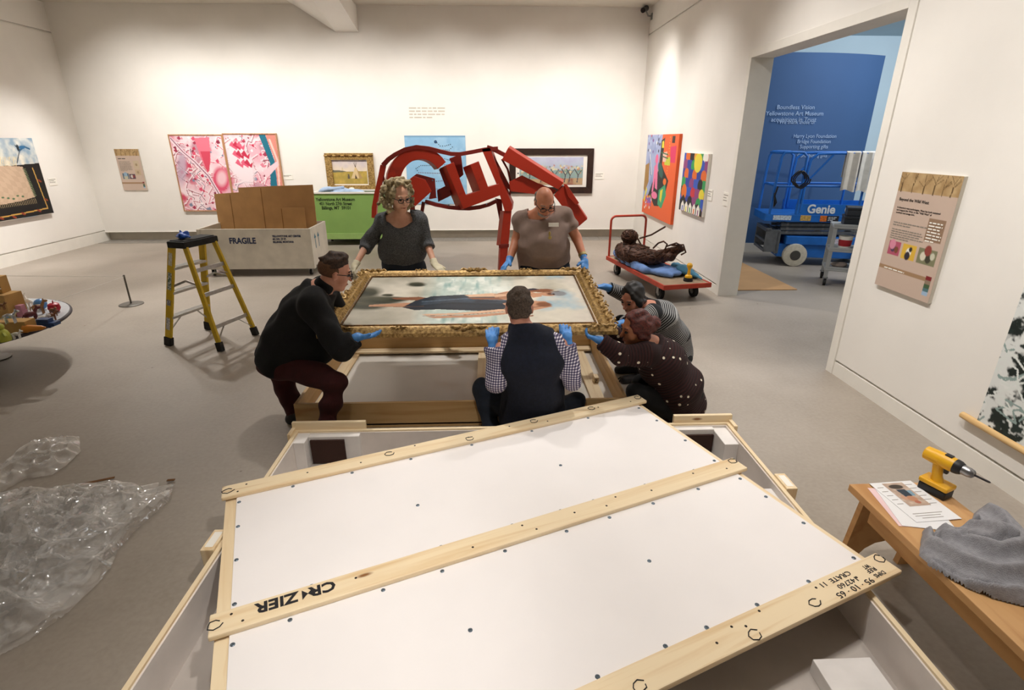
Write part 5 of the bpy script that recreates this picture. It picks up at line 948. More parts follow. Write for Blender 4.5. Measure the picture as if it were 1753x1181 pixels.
arc_o = [(395 + 252 * math.cos(a), 375 - 278 * math.sin(a)) for a in np.linspace(math.pi * 1.02, .62, 16)]; arc_i = [(408 + 160 * math.cos(a), 375 - 185 * math.sin(a)) for a in np.linspace(.62, math.pi * 1.02, 16)]
plate('arch', arc_o + arc_i, .38, off=(-12, 0))
plate('block', [(268, 388), (350, 322), (440, 350), (488, 440), (362, 555), (318, 470)], .3, m_red, SY - .1, (10, -10))
plate('fold', [(345, 325), (375, 303), (515, 340), (526, 490), (470, 500), (486, 440), (440, 350)], .25, m_red2, SY + .02)
plate('fold', [(530, 430), (620, 385), (640, 470), (540, 520)], .2, m_red2, SY + .12); plate('fold', [(545, 270), (600, 245), (660, 420), (610, 440)], .25, m_red2, SY + .1)
plate('block', [(625, 185), (715, 150), (735, 310), (690, 350)], .2, m_red2, SY + .25)
plate('letter_form', [(595, 240), (660, 213), (755, 468), (862, 432), (785, 232), (852, 205), (925, 405), (1010, 378), (1020, 468), (735, 575)], .42, m_red, SY - .15, (-46, 22))
plate('post', [(873, 112), (938, 100), (1015, 330), (1110, 540), (1104, 590), (1052, 592), (985, 375)], .3, m_red, SY - .02, (20, -5)); plate('post', [(938, 100), (990, 200), (1095, 400), (1105, 440), (1050, 400)], .2, m_red2, SY + .1)
plate('front_leg', [(1046, 588), (1106, 588), (1082, 852), (1016, 858)], .2, m_red, SY, (-30, 0)); plate('front_leg', [(1018, 852), (1080, 850), (1060, 1075), (1008, 1078)], .2, m_red, SY, (-12, 0))
plate('collar', [(1008, 846), (1086, 842), (1084, 870), (1006, 874)], .22, m_red2, SY - .01)
plate('hind_strut', [(978, 490), (1030, 500), (1040, 700), (1016, 690)], .08, m_red2, SY + .25)
plate('head_bar', [(1080, 100), (1505, 372), (1465, 425), (1030, 196)], .3, m_red, SY - .1, (14, -14)); plate('head_bar', [(1085, 365), (1185, 315), (1300, 372), (1450, 430), (1420, 468), (1265, 458), (1095, 438)], .22, m_red, SY + .0)
plate('muzzle', [(1430, 470), (1490, 392), (1520, 400), (1688, 652), (1612, 716), (1560, 640)], .3, m_red, SY - .08, (10, -6)); plate('muzzle', [(1505, 378), (1530, 385), (1625, 528), (1600, 545), (1540, 480)], .12, m_red, SY - .16)
plate('hind_leg', [(318, 540), (358, 552), (445, 1075), (412, 1080)], .18, m_red2, SY - .05); plate('hind_leg', [(300, 520), (330, 470), (362, 560), (330, 600)], .2, m_red2, SY)
def strap(name, pts, wd, m_, Y=SY + .05, th=.03):
    P_ = [z6(x, y, Y) for x, y in pts]; g = MB(); V = []; F = []; n_ = len(P_)
    for i, p in enumerate(P_):
        d = nz(P_[min(i + 1, n_ - 1)] - P_[max(i - 1, 0)]); nn = nz(np.cross(d, EY))
        for s, t in ((-1, -1), (1, -1), (1, 1), (-1, 1)): V.append(p + nn * th / 2 * s + EY * wd / 2 * t)
    for i in range(n_ - 1):
        for q in range(4): F.append((4 * i + q, 4 * i + (q + 1) % 4, 4 * i + 4 + (q + 1) % 4, 4 * i + 4 + q))
    F += [(0, 1, 2, 3), (4 * n_ - 1, 4 * n_ - 2, 4 * n_ - 3, 4 * n_ - 4)]; return g.a(V, F).out(name, m_, sc, True)
strap('back_strap', [(118, 235), (160, 190), (210, 155), (290, 115), (375, 97), (470, 108), (560, 132), (640, 150), (710, 152), (800, 136), (900, 116), (1000, 108)], .14, m_red2, SY + .05, .055)
strap('tail_strap', [(50, 640), (52, 560), (70, 460), (100, 330), (118, 238)], .1, m_red, SY + .05, .07); strap('tail_strap', [(100, 250), (112, 310), (130, 375)], .04, m_red2)
strap('belly_strap', [(440, 515), (520, 540), (620, 560), (700, 568), (780, 570), (860, 560), (930, 540), (992, 510)], .1, m_red2, SY + .05, .05); strap('strut', [(428, 520), (400, 690)], .05, m_red2, SY + .1, .05)
strap('strut', [(1030, 190), (1075, 270), (1105, 400), (1088, 470)], .05, m_red2, SY + .2, .03); strap('neck_strap', [(915, 98), (960, 112), (1050, 158)], .12, m_red2, SY + .05, .06)
for x, y in ((622, 545), (912, 537), (1155, 300), (1500, 398), (497, 355)): MB().ell(z6(x, y, SY - .2), (.012, .008, .012), 8, 6).out('bolt', m_screw, sc, True, True)
# ================================================================== PLATFORM DOLLY AND ITS LOAD
dl = thing('platform_dolly', 'red platform dolly with a bent tube handle by the wall', 'dolly', (2.37, 7.64, 0), math.radians(10.5))
m_dred = mat('red_dolly_paint', '#b53a20', .5, var=.15, scale=8); m_deck = mat('worn_deck', '#a08a70', .8, var=.15, scale=6)
box('deck', (-.32, -.955, .205), (.32, .955, .245), m_deck, dl, .003)
for lo, hi in (((-.345, -.98, .19), (.345, -.955, .252)), ((-.345, .955, .19), (.345, .98, .252)), ((-.345, -.955, .19), (-.32, .955, .252)), ((.32, -.955, .19), (.345, .955, .252))): box('edge_rail', lo, hi, m_dred, dl, .004)
for x in (-.25, .25):
    for y in (-.72, .72):
        g = MB().box((x - .05, y - .05, .182), (x + .05, y + .05, .19)).box((x - .04, y - .03, .075), (x - .032, y + .03, .182)).box((x + .032, y - .03, .075), (x + .04, y + .03, .182)); o = g.out('caster', m_grey, dl)
        MB().tube([(x - .026, y, .085), (x + .026, y, .085)], .085, 20).out('wheel', m_rub, o, smooth='auto'); MB().tube([(x - .028, y, .085), (x + .028, y, .085)], .04, 14).out('hub', m_grey, o, smooth='auto')
tube('handle', [(-.30, .97, .2), (-.30, .97, .72)] + [(-.22 - .08 * math.cos(a), .97, .80 + .08 * math.sin(a)) for a in np.linspace(.2, 1.57, 5)] + [(.22 + .08 * math.sin(a), .97, .80 + .08 * math.cos(a)) for a in np.linspace(0, 1.4, 5)] + [(.30, .97, .72), (.30, .97, .2)], .018, m_dred, dl, 10)
DM = np.array(pmat(dl))
def dp(x, y, z): return (DM @ A(x, y, z, 1))[:3]
m_bb = mat('blue_moving_blanket', '#6f8fc6', .95, var=.14, scale=7, bmp=.5, bscale=70); m_tb = mat('teal_moving_blanket', '#4f86a4', .95, var=.14, scale=7, bmp=.5, bscale=70)
def quilt(label, prims, m_, seed): o = blob('moving_blanket', prims, .013, m_, None, wav(seed, .008, 30), 2); tag(o, label, 'blanket'); return o
quilt('blue quilted moving blanket spread under the woven wire sculpture', [rc(dp(-.22, .82, .33), dp(-.26, .4, .31), .075, .07, .03), rc(dp(-.26, .4, .31), dp(-.26, -.3, .295), .07, .055, .03), el(dp(-.02, .25, .27), (.3, .62, .06), None, .03), rc(dp(-.22, -.3, .285), dp(-.05, -.62, .28), .035, .03, .03), ec(dp(0, .6, .285), dp(.0, -.45, .28), .035, .03, 6, 6, dp(1, 0, 0) - dp(0, 0, 0), .02), el(dp(.0, -.45, .30), (.2, .16, .05), k=.04), rc(dp(.05, -.1, .33), dp(.02, -.5, .33), .03, .035, .03), cut(dp(0, 0, .2535), (0, 0, -1), 1.6)], m_bb, 3)
quilt('teal quilted moving blanket trailing off the dolly toward the wall', [rc(dp(.16, -.3, .345), dp(.22, -.62, .31), .05, .045, .04), rc(dp(.22, -.62, .32), dp(.26, -.86, .28), .04, .018, .03), el(dp(.2, -.45, .325), (.1, .15, .06), k=.04), rc(dp(.26, -.2, .31), dp(.29, -.7, .285), .05, .03, .03), cut(dp(0, 0, .2535), (0, 0, -1), 1.4)], m_tb, 8)
h = thing('suction_lifter', 'yellow suction cup handle standing on the dolly deck', 'tool', dp(.10, -.80, .2455))
MB().lathe([(.06, 0), (.062, .02), (.055, .045), (.035, .05)], (0, 0, 0), 18).out('rubber_cup', m_rub, h, smooth='auto'); MB().lathe([(.05, .05), (.045, .075), (.022, .09), (.018, .15), (.024, .17), (.036, .19), (.038, .22), (.024, .24), (.0, .245)], (0, 0, 0), 16).out('grip', m_yel, h, smooth='auto')
# woven wire animal
m_wire2 = mat('rusted_wire', '#3a2318', .6, .3, var=.4, scale=30, c2='#5a3520')
WY = 7.9; wl = thing('wire_animal_sculpture', 'crouching animal sculpture woven from dark brown wire on the blue blanket', 'sculpture', dp(-.02, .15, .33))
Cb = [(K(1086, 434, WY), A(.23, .34, .15)), (K(1078, 405, WY + .1), A(.12, .13, .10)), (K(1112, 440, WY - .3), A(.20, .25, .10)), (K(1068, 430, WY + .1), A(.13, .2, .13))]
blob('body', [el(c_, r_ * .93, k=.06) for c_, r_ in Cb] + [rc(K(1120, 440, WY - .4), K(1165, 425, WY - .7), .075, .045, .04), rc(K(1100, 448, WY - .2), K(1150, 440, WY - .7), .07, .05, .04)], .016, m_wire2, wl, wav(6, .014, 60))
g = MB(); rr = random.Random(4)
for k in range(150):
    c_, r_ = Cb[rr.choice((0, 0, 0, 1, 1, 2, 2, 3))]; a = nz([rr.gauss(0, 1) for _ in range(3)]); b_ = nz(np.cross(a, [rr.gauss(0, 1) for _ in range(3)])); t0_ = rr.random() * 6.3; L_ = 1.2 + rr.random() * 2.4
    g.tube([c_ + (a * math.cos(t) + b_ * math.sin(t)) * r_ * (1.0 + .06 * math.sin(5 * t + k)) for t in np.linspace(t0_, t0_ + L_, 9)], .0065, 5)
for k in range(40):
    p = K(1120, 440, WY - .4); q = K(1166, 424, WY - .72) if k % 2 else K(1152, 440, WY - .72); n_ = nz(np.cross(q - p, EZ)); t0_ = rr.random() * 6.3
    g.tube([p + (q - p) * t + (.075 - .03 * t) * (n_ * math.cos(t0_ + t * 9) + EZ * math.sin(t0_ + t * 9)) for t in np.linspace(0, 1, 12)], .006, 5)
w_ = g.out('wire_wrap', m_wire2, wl, True, True); w_['kind'] = 'stuff'
for pts in ([(1095, 408), (1115, 402), (1132, 392), (1139, 388)], [(1118, 425), (1127, 416), (1136, 413), (1142, 418), (1138, 428)], [(1140, 422), (1158, 416), (1164, 419), (1160, 430)], [(1090, 405), (1098, 420), (1112, 424)], [(1150, 420), (1170, 419), (1174, 432), (1166, 436)]): tube('limb_rod', [K(x, y, WY - .3 - .006 * (x - 1090)) for x, y in pts], .012, m_wire2, wl, 7, True)
# ================================================================== NEXT ROOM: FLOOR SHEET, SCISSOR LIFT, CART
o = MB().box((3.42, 7.25, .001), (4.36, 9.3, .013)).out('floor_sheet', mat('kraft_board', '#c59a6c', .85, var=.04, scale=3), None, bevel=.002); tag(o, 'tan protective board laid flat on the floor inside the doorway', 'board')
m_lb = mat('lift_blue', '#1f6cc4', .4, var=.1, scale=6); m_lg = mat('lift_grey', '#6f7377', .45, .4, var=.15, scale=10); m_tire = mat('nonmarking_tire', '#cfc8b6', .8, var=.1, scale=20); m_wl = mat('white_lettering', '#e9edf2', .5)
lf = thing('scissor_lift', 'blue scissor lift with guard rails parked in front of the blue wall', 'lift', (5.4, 9.15, 0)); LY0, LY1 = 8.8, 9.55
MB().box((4.85, LY0 + .05, .14), (6.4, LY1 - .05, .36)).box((4.95, LY0, .36), (6.4, LY1, .50)).out('chassis', m_lb, lf, True, bevel=.015)
for x in (5.12, 6.2):
    for y in (LY0 + .0, LY1): w_ = MB().lathe([(.0, -.06), (.13, -.06), (.185, -.05), (.19, 0), (.185, .05), (.13, .06), (.0, .06)], (x, y, .19), 28, (0, 1, 0)).out('wheel', m_tire, lf, True, 'auto'); MB().lathe([(.0, -.065), (.08, -.065), (.09, -.05)], (x, y, .19), 20, (0, 1, 0)).out('hub', mat('dark_hub', '#4a4640', .6), w_, True, 'auto')
g = MB().box((4.62, LY0 + .02, .22), (4.66, LY1 - .02, .27)).box((4.62, LY0 + .02, .56), (4.70, LY1 - .02, .62)).box((4.62, LY0 + .02, .22), (4.84, LY0 + .05, .6)).box((4.62, LY1 - .05, .22), (4.84, LY1 - .02, .6)).box((4.80, LY0 + .02, .2), (4.86, LY1 - .02, .58)).bar((4.63, LY0 + .03, .4), (4.63, LY1 - .03, .4), .03, .04); g.out('end_tray', m_lg, lf, True, bevel=.006)
for k in range(3):
    for y in (LY0 + .08, LY1 - .08): a = .545 + k * .065; MB().bar((4.85, y, a), (6.25, y, a + .03), .05, .05).out('scissor_arm', m_lg, lf, True)
    for x in (4.95, 5.5, 6.0): MB().tube([(x, LY0 + .05, .56 + k * .065), (x, LY1 - .05, .56 + k * .065)], .02, 10).out('pivot_pin', m_grey, lf, True, 'auto')
box('deck', (4.55, LY0 - .02, .74), (6.4, LY1 + .02, .86), m_lb, lf, .012, True)
for lo, hi in (((5.0, LY0 - .015, .86), (6.4, LY0, 1.03)), ((5.0, LY1, .86), (6.4, LY1 + .015, 1.03)), ((6.38, LY0, .86), (6.4, LY1, 1.03))): box('toe_board', lo, hi, m_lb, lf, .003, True)
def rail(pts, r=.022): tube('guard_rail', pts, r, m_lb, lf, 10, True)
for y in (LY0, LY1):
    rail([(4.62, y, .86), (4.63, y, 1.3), (4.66, y, 1.76), (4.70, y, 1.82), (4.80, y, 1.825), (4.98, y, 1.82), (5.04, y, 1.76), (5.04, y, 1.3), (5.03, y, .86)])
    rail([(5.08, y, .9), (5.08, y, 1.5), (5.10, y, 1.72), (5.2, y, 1.80), (5.45, y, 1.81), (6.38, y, 1.81), (6.42, y, 1.76), (6.42, y, .9)]); rail([(5.06, y, 1.31), (6.42, y, 1.31)], .018); rail([(5.08, y, 1.35), (5.42, y, 1.79)], .016); rail([(5.95, y, 1.31), (5.95, y, .9)], .018); rail([(4.63, y, 1.3), (5.03, y, 1.3)], .016)
for z in (1.3, 1.81): rail([(4.67, LY0, z), (4.67, LY1, z)], .018)
for z in (1.31, 1.8): rail([(6.42, LY0, z), (6.42, LY1, z)], .018)
text('brand_lettering', 'Genie', .19, m_wl, lf, (5.18, LY0 - .018, .89), EX, EZ, bold=.03, width=.42); text('brand_lettering', 'GS-1930', .17, m_wl, lf, (5.74, LY0 - .018, .895), EX, EZ, bold=.03, width=.62)
for lo, hi, c_ in (((4.68, 4.96), (.765, .84), '#c9d6e2'), ((5.10, 5.26), (.76, .85), '#caa45a'), ((5.40, 5.50), (.755, .85), '#d9722a'), ((5.50, 5.68), (.755, .85), '#25242a'), ((5.7, 5.82), (.40, .48), '#c9c3cf')): x0, x1 = lo; z0, z1 = hi; Y_ = LY0 - (.022 if z0 > .7 else .002); box('decal', (x0, Y_ - .001, z0), (x1, Y_, z1), mat('decal', c_, .5, var=.3, scale=40), lf, W=True)
greek(lf, (5.52, LY0 - .0235, .82), EX, -EY, 3, .13, .024, m_wl, 9)
box('control_box', (6.05, LY0 - .12, 1.35), (6.32, LY0 - .02, 1.78), m_lb, lf, .015, True); box('control_label', (6.08, LY0 - .123, 1.66), (6.28, LY0 - .12, 1.75), mat('control_print', '#b9a6a6', .5, var=.3, scale=30), lf, W=True)
tube('control_cable', [(4.95 + .09 * math.cos(a) + .02 * math.cos(3 * a), LY0 - .03 - .006 * k, 1.42 + .13 * math.sin(a)) for k, a in enumerate(np.linspace(0, 19, 46))], .011, m_black, lf, 6, True); tube('control_cable', [(4.67, LY0 - .03, 1.3), (4.64, LY0 - .05, 1.15), (4.68, LY0 - .05, 1.05), (4.66, LY0 - .04, .98), (4.64, LY0 - .03, 1.2)], .014, m_black, lf, 6, True)
for i, (x0, x1, z0, lab) in enumerate(((5.60, 5.80, 1.25, 'stained white towel hanging over the lift rail beside a whiter towel'), (5.82, 6.0, 1.24, 'whiter towel hanging over the lift rail next to the control box'))):
    g = MB(); n_ = 9; V = []; F = []
    for k in range(n_):
        t = k / (n_ - 1); x = x0 + (x1 - x0) * t; yy = LY0 - .045 - .018 * math.sin(t * 9 + i)
        for y_, z_ in ((LY0 + .035, 1.45), (LY0 + .03, 1.83), (LY0, 1.845), (yy + .012, 1.825), (yy, 1.5), (yy - .01, z0 + .02 * math.sin(t * 5)), (yy + .006, z0 + .02 * math.sin(t * 5)), (yy + .016, 1.5), (LY0 - .022, 1.81), (LY0, 1.836), (LY0 + .022, 1.81), (LY0 + .024, 1.45)): V.append((x, y_, z_))
    for k in range(n_ - 1):
        for q in range(12): F.append((12 * k + q, 12 * k + (q + 1) % 12, 12 * k + 12 + (q + 1) % 12, 12 * k + 12 + q))
    F += [tuple(range(12)), tuple(range(12 * n_ - 1, 12 * n_ - 13, -1))]; o = g.a(V, F).out('towel', mat('towel_cloth', ('#d6cec2', '#e6e2d9')[i], .95, var=.06, scale=12), None, smooth='auto'); tag(o, lab, 'towel')
cx0, cx1, cy0, cy1 = 4.86, 5.75, 7.5, 8.05; m_cart = mat('grey_cart_plastic', '#a3a5a4', .6, var=.06); ct = thing('utility_cart', 'grey three-shelf utility cart loaded with tool boxes beyond the doorway', 'cart', ((cx0 + cx1) / 2, (cy0 + cy1) / 2, 0))
for z in (.22, .50, .83): sh = box('shelf', (cx0, cy0, z), (cx1, cy1, z + .035), m_cart, ct, .012, True); 
for x in (cx0 + .03, cx1 - .03):
    for y in (cy0 + .03, cy1 - .03): box('upright', (x - .025, y - .025, .12), (x + .025, y + .025, .83), m_cart, ct, .006, True); caster(ct, x, y, .12, .05)
for z in (.255, .535, .865): box('shelf_lip', (cx0, cy0, z), (cx1, cy0 + .015, z + .03), m_cart, ct, .003, True)
def sbox(name, label, lo, hi, c_, cat='tool box'): r_ = thing(name, label, cat, ((lo[0] + hi[0]) / 2, (lo[1] + hi[1]) / 2, lo[2])); m_ = mat('box_colour', c_, .5, var=.1); zz = lo[2] + (hi[2] - lo[2]) * .7; box('case', lo, (hi[0], hi[1], zz), m_, r_, .008, True); box('case_lid', (lo[0] - .006, lo[1] - .006, zz + .002), (hi[0] + .006, hi[1] + .006, hi[2]), m_, r_, .01, True); return r_
sbox('tool_case', 'lower black tool case stacked on the utility cart', (4.98, 7.58, .866), (5.32, 7.9, 1.0), '#22262c'); sbox('tool_case', 'upper black tool case on top of another case on the cart', (5.0, 7.6, 1.002), (5.3, 7.88, 1.12), '#2a2f36'); sbox('storage_box', 'teal storage box standing beside the black tool cases', (5.36, 7.56, .866), (5.66, 7.95, 1.30), '#1d5f66', 'box'); sbox('monitor_box', 'flat black case lying on top of the teal storage box', (5.33, 7.56, 1.302), (5.68, 7.95, 1.46), '#15161a')
bk = thing('paint_bucket', 'white paint bucket with a red label on the cart middle shelf', 'bucket', (5.06, 7.66, .5355)); MB().lathe([(.075, 0), (.09, .17), (.095, .17), (.095, .18), (.08, .18), (.07, .02), (0, .015)], (0, 0, 0), 20).out('pail', m_card, bk, smooth='auto'); MB().lathe([(.0785, .04), (.0885, .13), (.0895, .13), (.0795, .04)], (0, 0, 0), 20).out('red_label', mat('bucket_label', '#b3202a', .5), bk, smooth='auto')
o = MB().tube([(-.14, 0, .07), (.14, 0, .07)], .07, 20).out('paper_roll', m_card, None, smooth='auto'); o.location = (5.36, 7.64, .5355); tag(o, 'white paper towel roll lying on the cart middle shelf', 'roll')
for i, (x, c_, l_) in enumerate(((5.05, '#8f8178', 'folded grey rag on the cart bottom shelf'), (5.35, '#3a3430', 'dark tool pouch on the cart bottom shelf'))): o = blob(('folded_rag', 'tool_pouch')[i], [el((x, 7.7, .29), (.11, .1, .035), k=.02), el((x + .04, 7.68, .31), (.06, .06, .03), k=.02), cut((x, 7.7, .2565), (0, 0, -1), .4)], .01, mat('cloth_item', c_, .9), None, wav(i + 2, .006, 50)); tag(o, l_, ('rag', 'pouch')[i])
def spin(objs, pv, ang):
    R = Matrix.Rotation(ang, 3, 'Z'); pv = Vector(pv)
    for o in objs: o.location = pv + R @ (o.location - pv); o.rotation_euler[2] += ang
spin([o for o in COL.objects if o.parent is None and o.name.split('.')[0] in ('utility_cart', 'tool_case', 'storage_box', 'monitor_box', 'paint_bucket', 'paper_roll', 'folded_rag', 'tool_pouch')], (4.86, 7.5, 0), math.radians(-27))
spin([o for o in COL.objects if o.parent is None and o.name.split('.')[0] in ('scissor_lift', 'towel')], (5.12, 8.8, 0), math.radians(-13))
# ================================================================== PEOPLE
def skin(name, c, c2): return mat(name, c, .5, var=.05, scale=14, c2=c2, bmp=.04, bscale=120)
m_glass = mat('spectacle_frame', '#17161c', .3); m_eye = mat('dark_eye', '#1a120e', .2)
m_shoe = mat('dark_shoe', '#1c1a1c', .6); m_jean = mat('dark_denim', '#16202f', .9, var=.2, scale=25, bmp=.2, bscale=200)
def basis(f, u): f = nz(f); r = nz(np.cross(f, u)); u = np.cross(r, f); return f, u, r
def hand(w, d, n, side, curl=(.3, .4, .3), thumb=(.7, .6, .35), s=1., g=0.):     # palm, four unequal fingers, thumb; n = palm normal
    w = np.asarray(w, float); d = nz(d); n = nz(n - np.dot(n, d) * d); t = side * np.cross(d, n); P_ = [ec(w - d * .01, w + d * .035 * s, .019 + g, .016 + g, 1.4, 2.1, t, .012), ec(w + d * .03 * s, w + d * .085 * s, .0155 + g, .0125 + g, 2.1, 2.9, t, .012)]
    for i, (L_, r) in enumerate(((.074, .0092), (.082, .0096), (.077, .0092), (.060, .0082))):
        p = w + d * (.088 - .004 * abs(i - 1)) * s + t * (.029 - .0195 * i) * s; a = 0.
        for q, fr in enumerate((.45, .31, .24)):
            a += curl[q]; dd = d * math.cos(a) + n * math.sin(a) + t * (.06 - .04 * i); p2 = p + nz(dd) * L_ * fr * s; P_.append(rc(p, p2, r * (1 - .07 * q) * s + g, r * (.93 - .08 * q) * s + g, .004)); p = p2
    b = w + d * .028 * s + t * .026 * s; td = nz(t * thumb[0] + d * thumb[1] + n * thumb[2]); P_ += [rc(w + d * .015 * s + t * .012 * s, b + td * .03 * s, .0145 * s + g, .0125 * s + g, .01), rc(b + td * .03 * s, b + nz(td + d * .25) * .066 * s, .0115 * s + g, .0092 * s + g, .004)]
    return P_
def person(label, j, o):
    """j: joints in the room (pairs are image-left, image-right); o: looks"""
    g = lambda k: j[k]; base = A((j['an'][0][0] + j['an'][1][0]) / 2, (j['an'][0][1] + j['an'][1][1]) / 2, 0)
    R = thing('person', label, 'person', base); f, u, r = basis(j['face'], j['up']); hc = j['head']; s = o.get('hs', 1.)
    H = lambda a, b, c: hc + (f * a + u * b + r * c) * s; HR = np.stack([r, f, u])
    neck = j['neck']; sh, el_, wr, hip, kn, an, toe = (j[k] for k in ('sh', 'el', 'wr', 'hip', 'kn', 'an', 'toe')); side = nz(sh[1] - sh[0]); B_ = o.get('build', 1.)
    head = [el(H(-.012, .032, 0), A(.074, .094, .092) * s, HR, .02), el(H(.018, -.04, 0), A(.060, .072, .082) * s, HR, .03), rc(H(.058, -.098, -.012), H(.058, -.098, .012), .024 * s, None, .025), rc(H(.083, .012, 0), H(.109, -.028, 0), .010 * s, .0145 * s, .012),
            rc(H(.074, .028, -.04), H(.080, .028, .04), .013 * s, None, .014), rc(H(.086, -.064, -.016), H(.086, -.064, .016), .0085 * s, None, .008), el(H(.05, -.03, -.045), A(.024, .03, .03) * s, HR, .02), el(H(.05, -.03, .045), A(.024, .03, .03) * s, HR, .02),
            sub(H(.098, .008, -.032), .013 * s), sub(H(.098, .008, .032), .013 * s), el(H(-.008, -.008, -.077), A(.010, .02, .032) * s, HR, .006), el(H(-.008, -.008, .077), A(.010, .02, .032) * s, HR, .006)]
    nk = [rc(H(-.025, -.07, 0), neck, .052 * B_, .06 * B_, .03)]
    ch, wa, pe = j['chest'], j['waist'], j['pelvis']; tw, td = o.get('tw', 1.45), o.get('td', .115)
    def torso(e): return [ec(neck + (ch - neck) * .25, ch, td * .62 + e, td + e, o.get('topw', 1.2), tw, side, .06), ec(ch, wa, td + e, td * o.get('wd', .95) + e, tw, tw * o.get('ww', .92), side, .05), ec(wa, pe, td * o.get('wd', .95) + e, td * 1.08 + e, tw * o.get('ww', .92), tw, side, .05), rc(sh[0], neck + (ch - neck) * .1, .06 * B_ + e, .06 * B_ + e, .04), rc(sh[1], neck + (ch - neck) * .1, .06 * B_ + e, .06 * B_ + e, .04)]
    def belly(e): return [el(j['belly'][0], A(*j['belly'][1]) + e, None, .06)] if 'belly' in j else []
    def arm(i, e, a=0., b=2.): # from a to b along shoulder-elbow-wrist (0..2)
        P_ = []; seg = ((sh[i], el_[i], .054, .042), (el_[i], wr[i], .043, .029))
        for q, (p0, p1, r0, r1) in enumerate(seg):
            t0, t1 = max(0, a - q), min(1, b - q)
            if t1 > t0: P_.append(rc(p0 + (p1 - p0) * t0, p0 + (p1 - p0) * t1, (r0 + (r1 - r0) * t0) * B_ + e, (r0 + (r1 - r0) * t1) * B_ + e, .02))
        return P_
    def legs(e, b=2.):
        P_ = []
        for i in (0, 1):
            P_ += [rc(pe + (hip[i] - pe) * .6, hip[i], .09 * B_ + e, .09 * B_ + e, .04), rc(hip[i], kn[i], .088 * B_ + e, .060 * B_ + e, .03), rc(kn[i], kn[i] + (an[i] - kn[i]) * .45, .058 * B_ + e, .054 * B_ + e, .02), rc(kn[i] + (an[i] - kn[i]) * .45, an[i], .054 * B_ + e, .040 * B_ + e, .02)]
        return P_
    feet = []; 
    for i in (0, 1): h_ = A(an[i][0], an[i][1], .035) - nz((toe[i] - an[i]) * A(1, 1, 0)) * .03; feet.append([rc(an[i], h_, .038, .034, .02), rc(h_, A(toe[i][0], toe[i][1], .03), .033, .028, .02)])
    body = head + nk + torso(-.006) + belly(-.008) + legs(-.006)
    for i in (0, 1): body += arm(i, -.002) + hand(wr[i], j['hd'][i], j['hn'][i], j['hs'][i], j['curl'][i], j['th'][i], g=-.0015) + [q for q in feet[i]]
    blob('body', body, .0085, o['skin'], R, None, 1)
    # garments
    e = o.get('ease', .014); wv = wav(o.get('seed', 1), o.get('wr', .007), 34, 7); S_ = torso(e) + belly(e); sl = o.get('sleeve', 2.)
    hemn = nz(pe - wa); S_ += [rc(pe, pe + hemn * o.get('hem', .03), .02, .02, .03)]
    cuts = []
    for i in (0, 1):
        S_ += arm(i, e * o.get('se', 1.) + .004, 0, sl)
        p0, p1 = (sh[i], el_[i]) if sl <= 1 else (el_[i], wr[i]); q = p0 + (p1 - p0) * (sl if sl <= 1 else sl - 1); cuts.append(cut(q, p1 - p0, .085))
    npt = neck + (ch - neck) * o.get('vneck', -.05) + f * .0; ndir = nz(neck - ch) * 1. + j.get('ntilt', A(0, 0, 0)); cuts.append(cut(npt, ndir, .13)); cuts.append(cut(pe + hemn * o.get('hemcut', .05), hemn, .24))
    def along(V):
        best = np.full(len(V), 9.); val = np.zeros(len(V))
        for k_, (p0, p1, off) in enumerate(((neck, ch, 0), (ch, wa, .5), (wa, pe, 1.), (sh[0], el_[0], 2), (el_[0], wr[0], 3), (sh[1], el_[1], 2), (el_[1], wr[1], 3))):
            d = p1 - p0; L_ = np.linalg.norm(d); t = np.clip((V - p0) @ d / L_ ** 2, 0, 1); D = np.linalg.norm(V - p0 - t[:, None] * d, axis=1) - (.1 if k_ < 3 else .0); m = D < best; best[m] = D[m]; val[m] = (off * .0 + t * L_)[m]
        return val
    blob(o.get('topname', 'shirt'), S_ + cuts, .0105, o['top'], R, wv, 1, along=along)
    if 'vest' in o: blob('vest', torso(e + .014) + belly(e + .01) + [rc(pe, pe + hemn * .04, .02, .02, .03), ec(neck + u * .02, neck + (ch - neck) * .2, .062, .075, 1.05, 1.2, side, .02), cut(neck + u * .045, u, .12), cut(sh[0] + (sh[0] - sh[1]) * .05, sh[0] - sh[1] + A(0, 0, .12), .17), cut(sh[1] + (sh[1] - sh[0]) * .05, sh[1] - sh[0] + A(0, 0, .12), .17), cut(pe + hemn * .09, hemn, .3)], .0105, o['vest'], R, wav(3, .006, 26), 1)
    blob('trousers', legs(.012) + [ec(wa + (pe - wa) * .05, pe, td * o.get('wd', .95) + .012, td * 1.08 + .014, tw * o.get('ww', .92), tw, side, .04), cut(an[0] - A(0, 0, .01), an[0] - kn[0], .09), cut(an[1] - A(0, 0, .01), an[1] - kn[1], .09)], .0115, o['legs'], R, wav(9, .007, 30), 1)
    for i in (0, 1): blob('shoe', [rc(q[1], q[2], q[3] + .012, q[4] + .012, .015) for q in feet[i]] + [cut(A(*an[i]) + A(0, 0, .03), (0, 0, 1), .12), cut(A(an[i][0], an[i][1], .001), (0, 0, -1), .4)], .009, m_shoe, R, None, 1)
    for i in (0, 1):
        if o['glove'] is None: continue
        fd = nz(wr[i] - el_[i]); blob('glove', hand(wr[i], j['hd'][i], j['hn'][i], j['hs'][i], j['curl'][i], j['th'][i], g=.0022) + [rc(wr[i] - fd * .055, wr[i] + fd * .01, .036, .028, .015), cut(wr[i] - fd * .05, -fd, .07)], .0048, o['glove'], R, wav(i + 5, .0012, 150), 1)
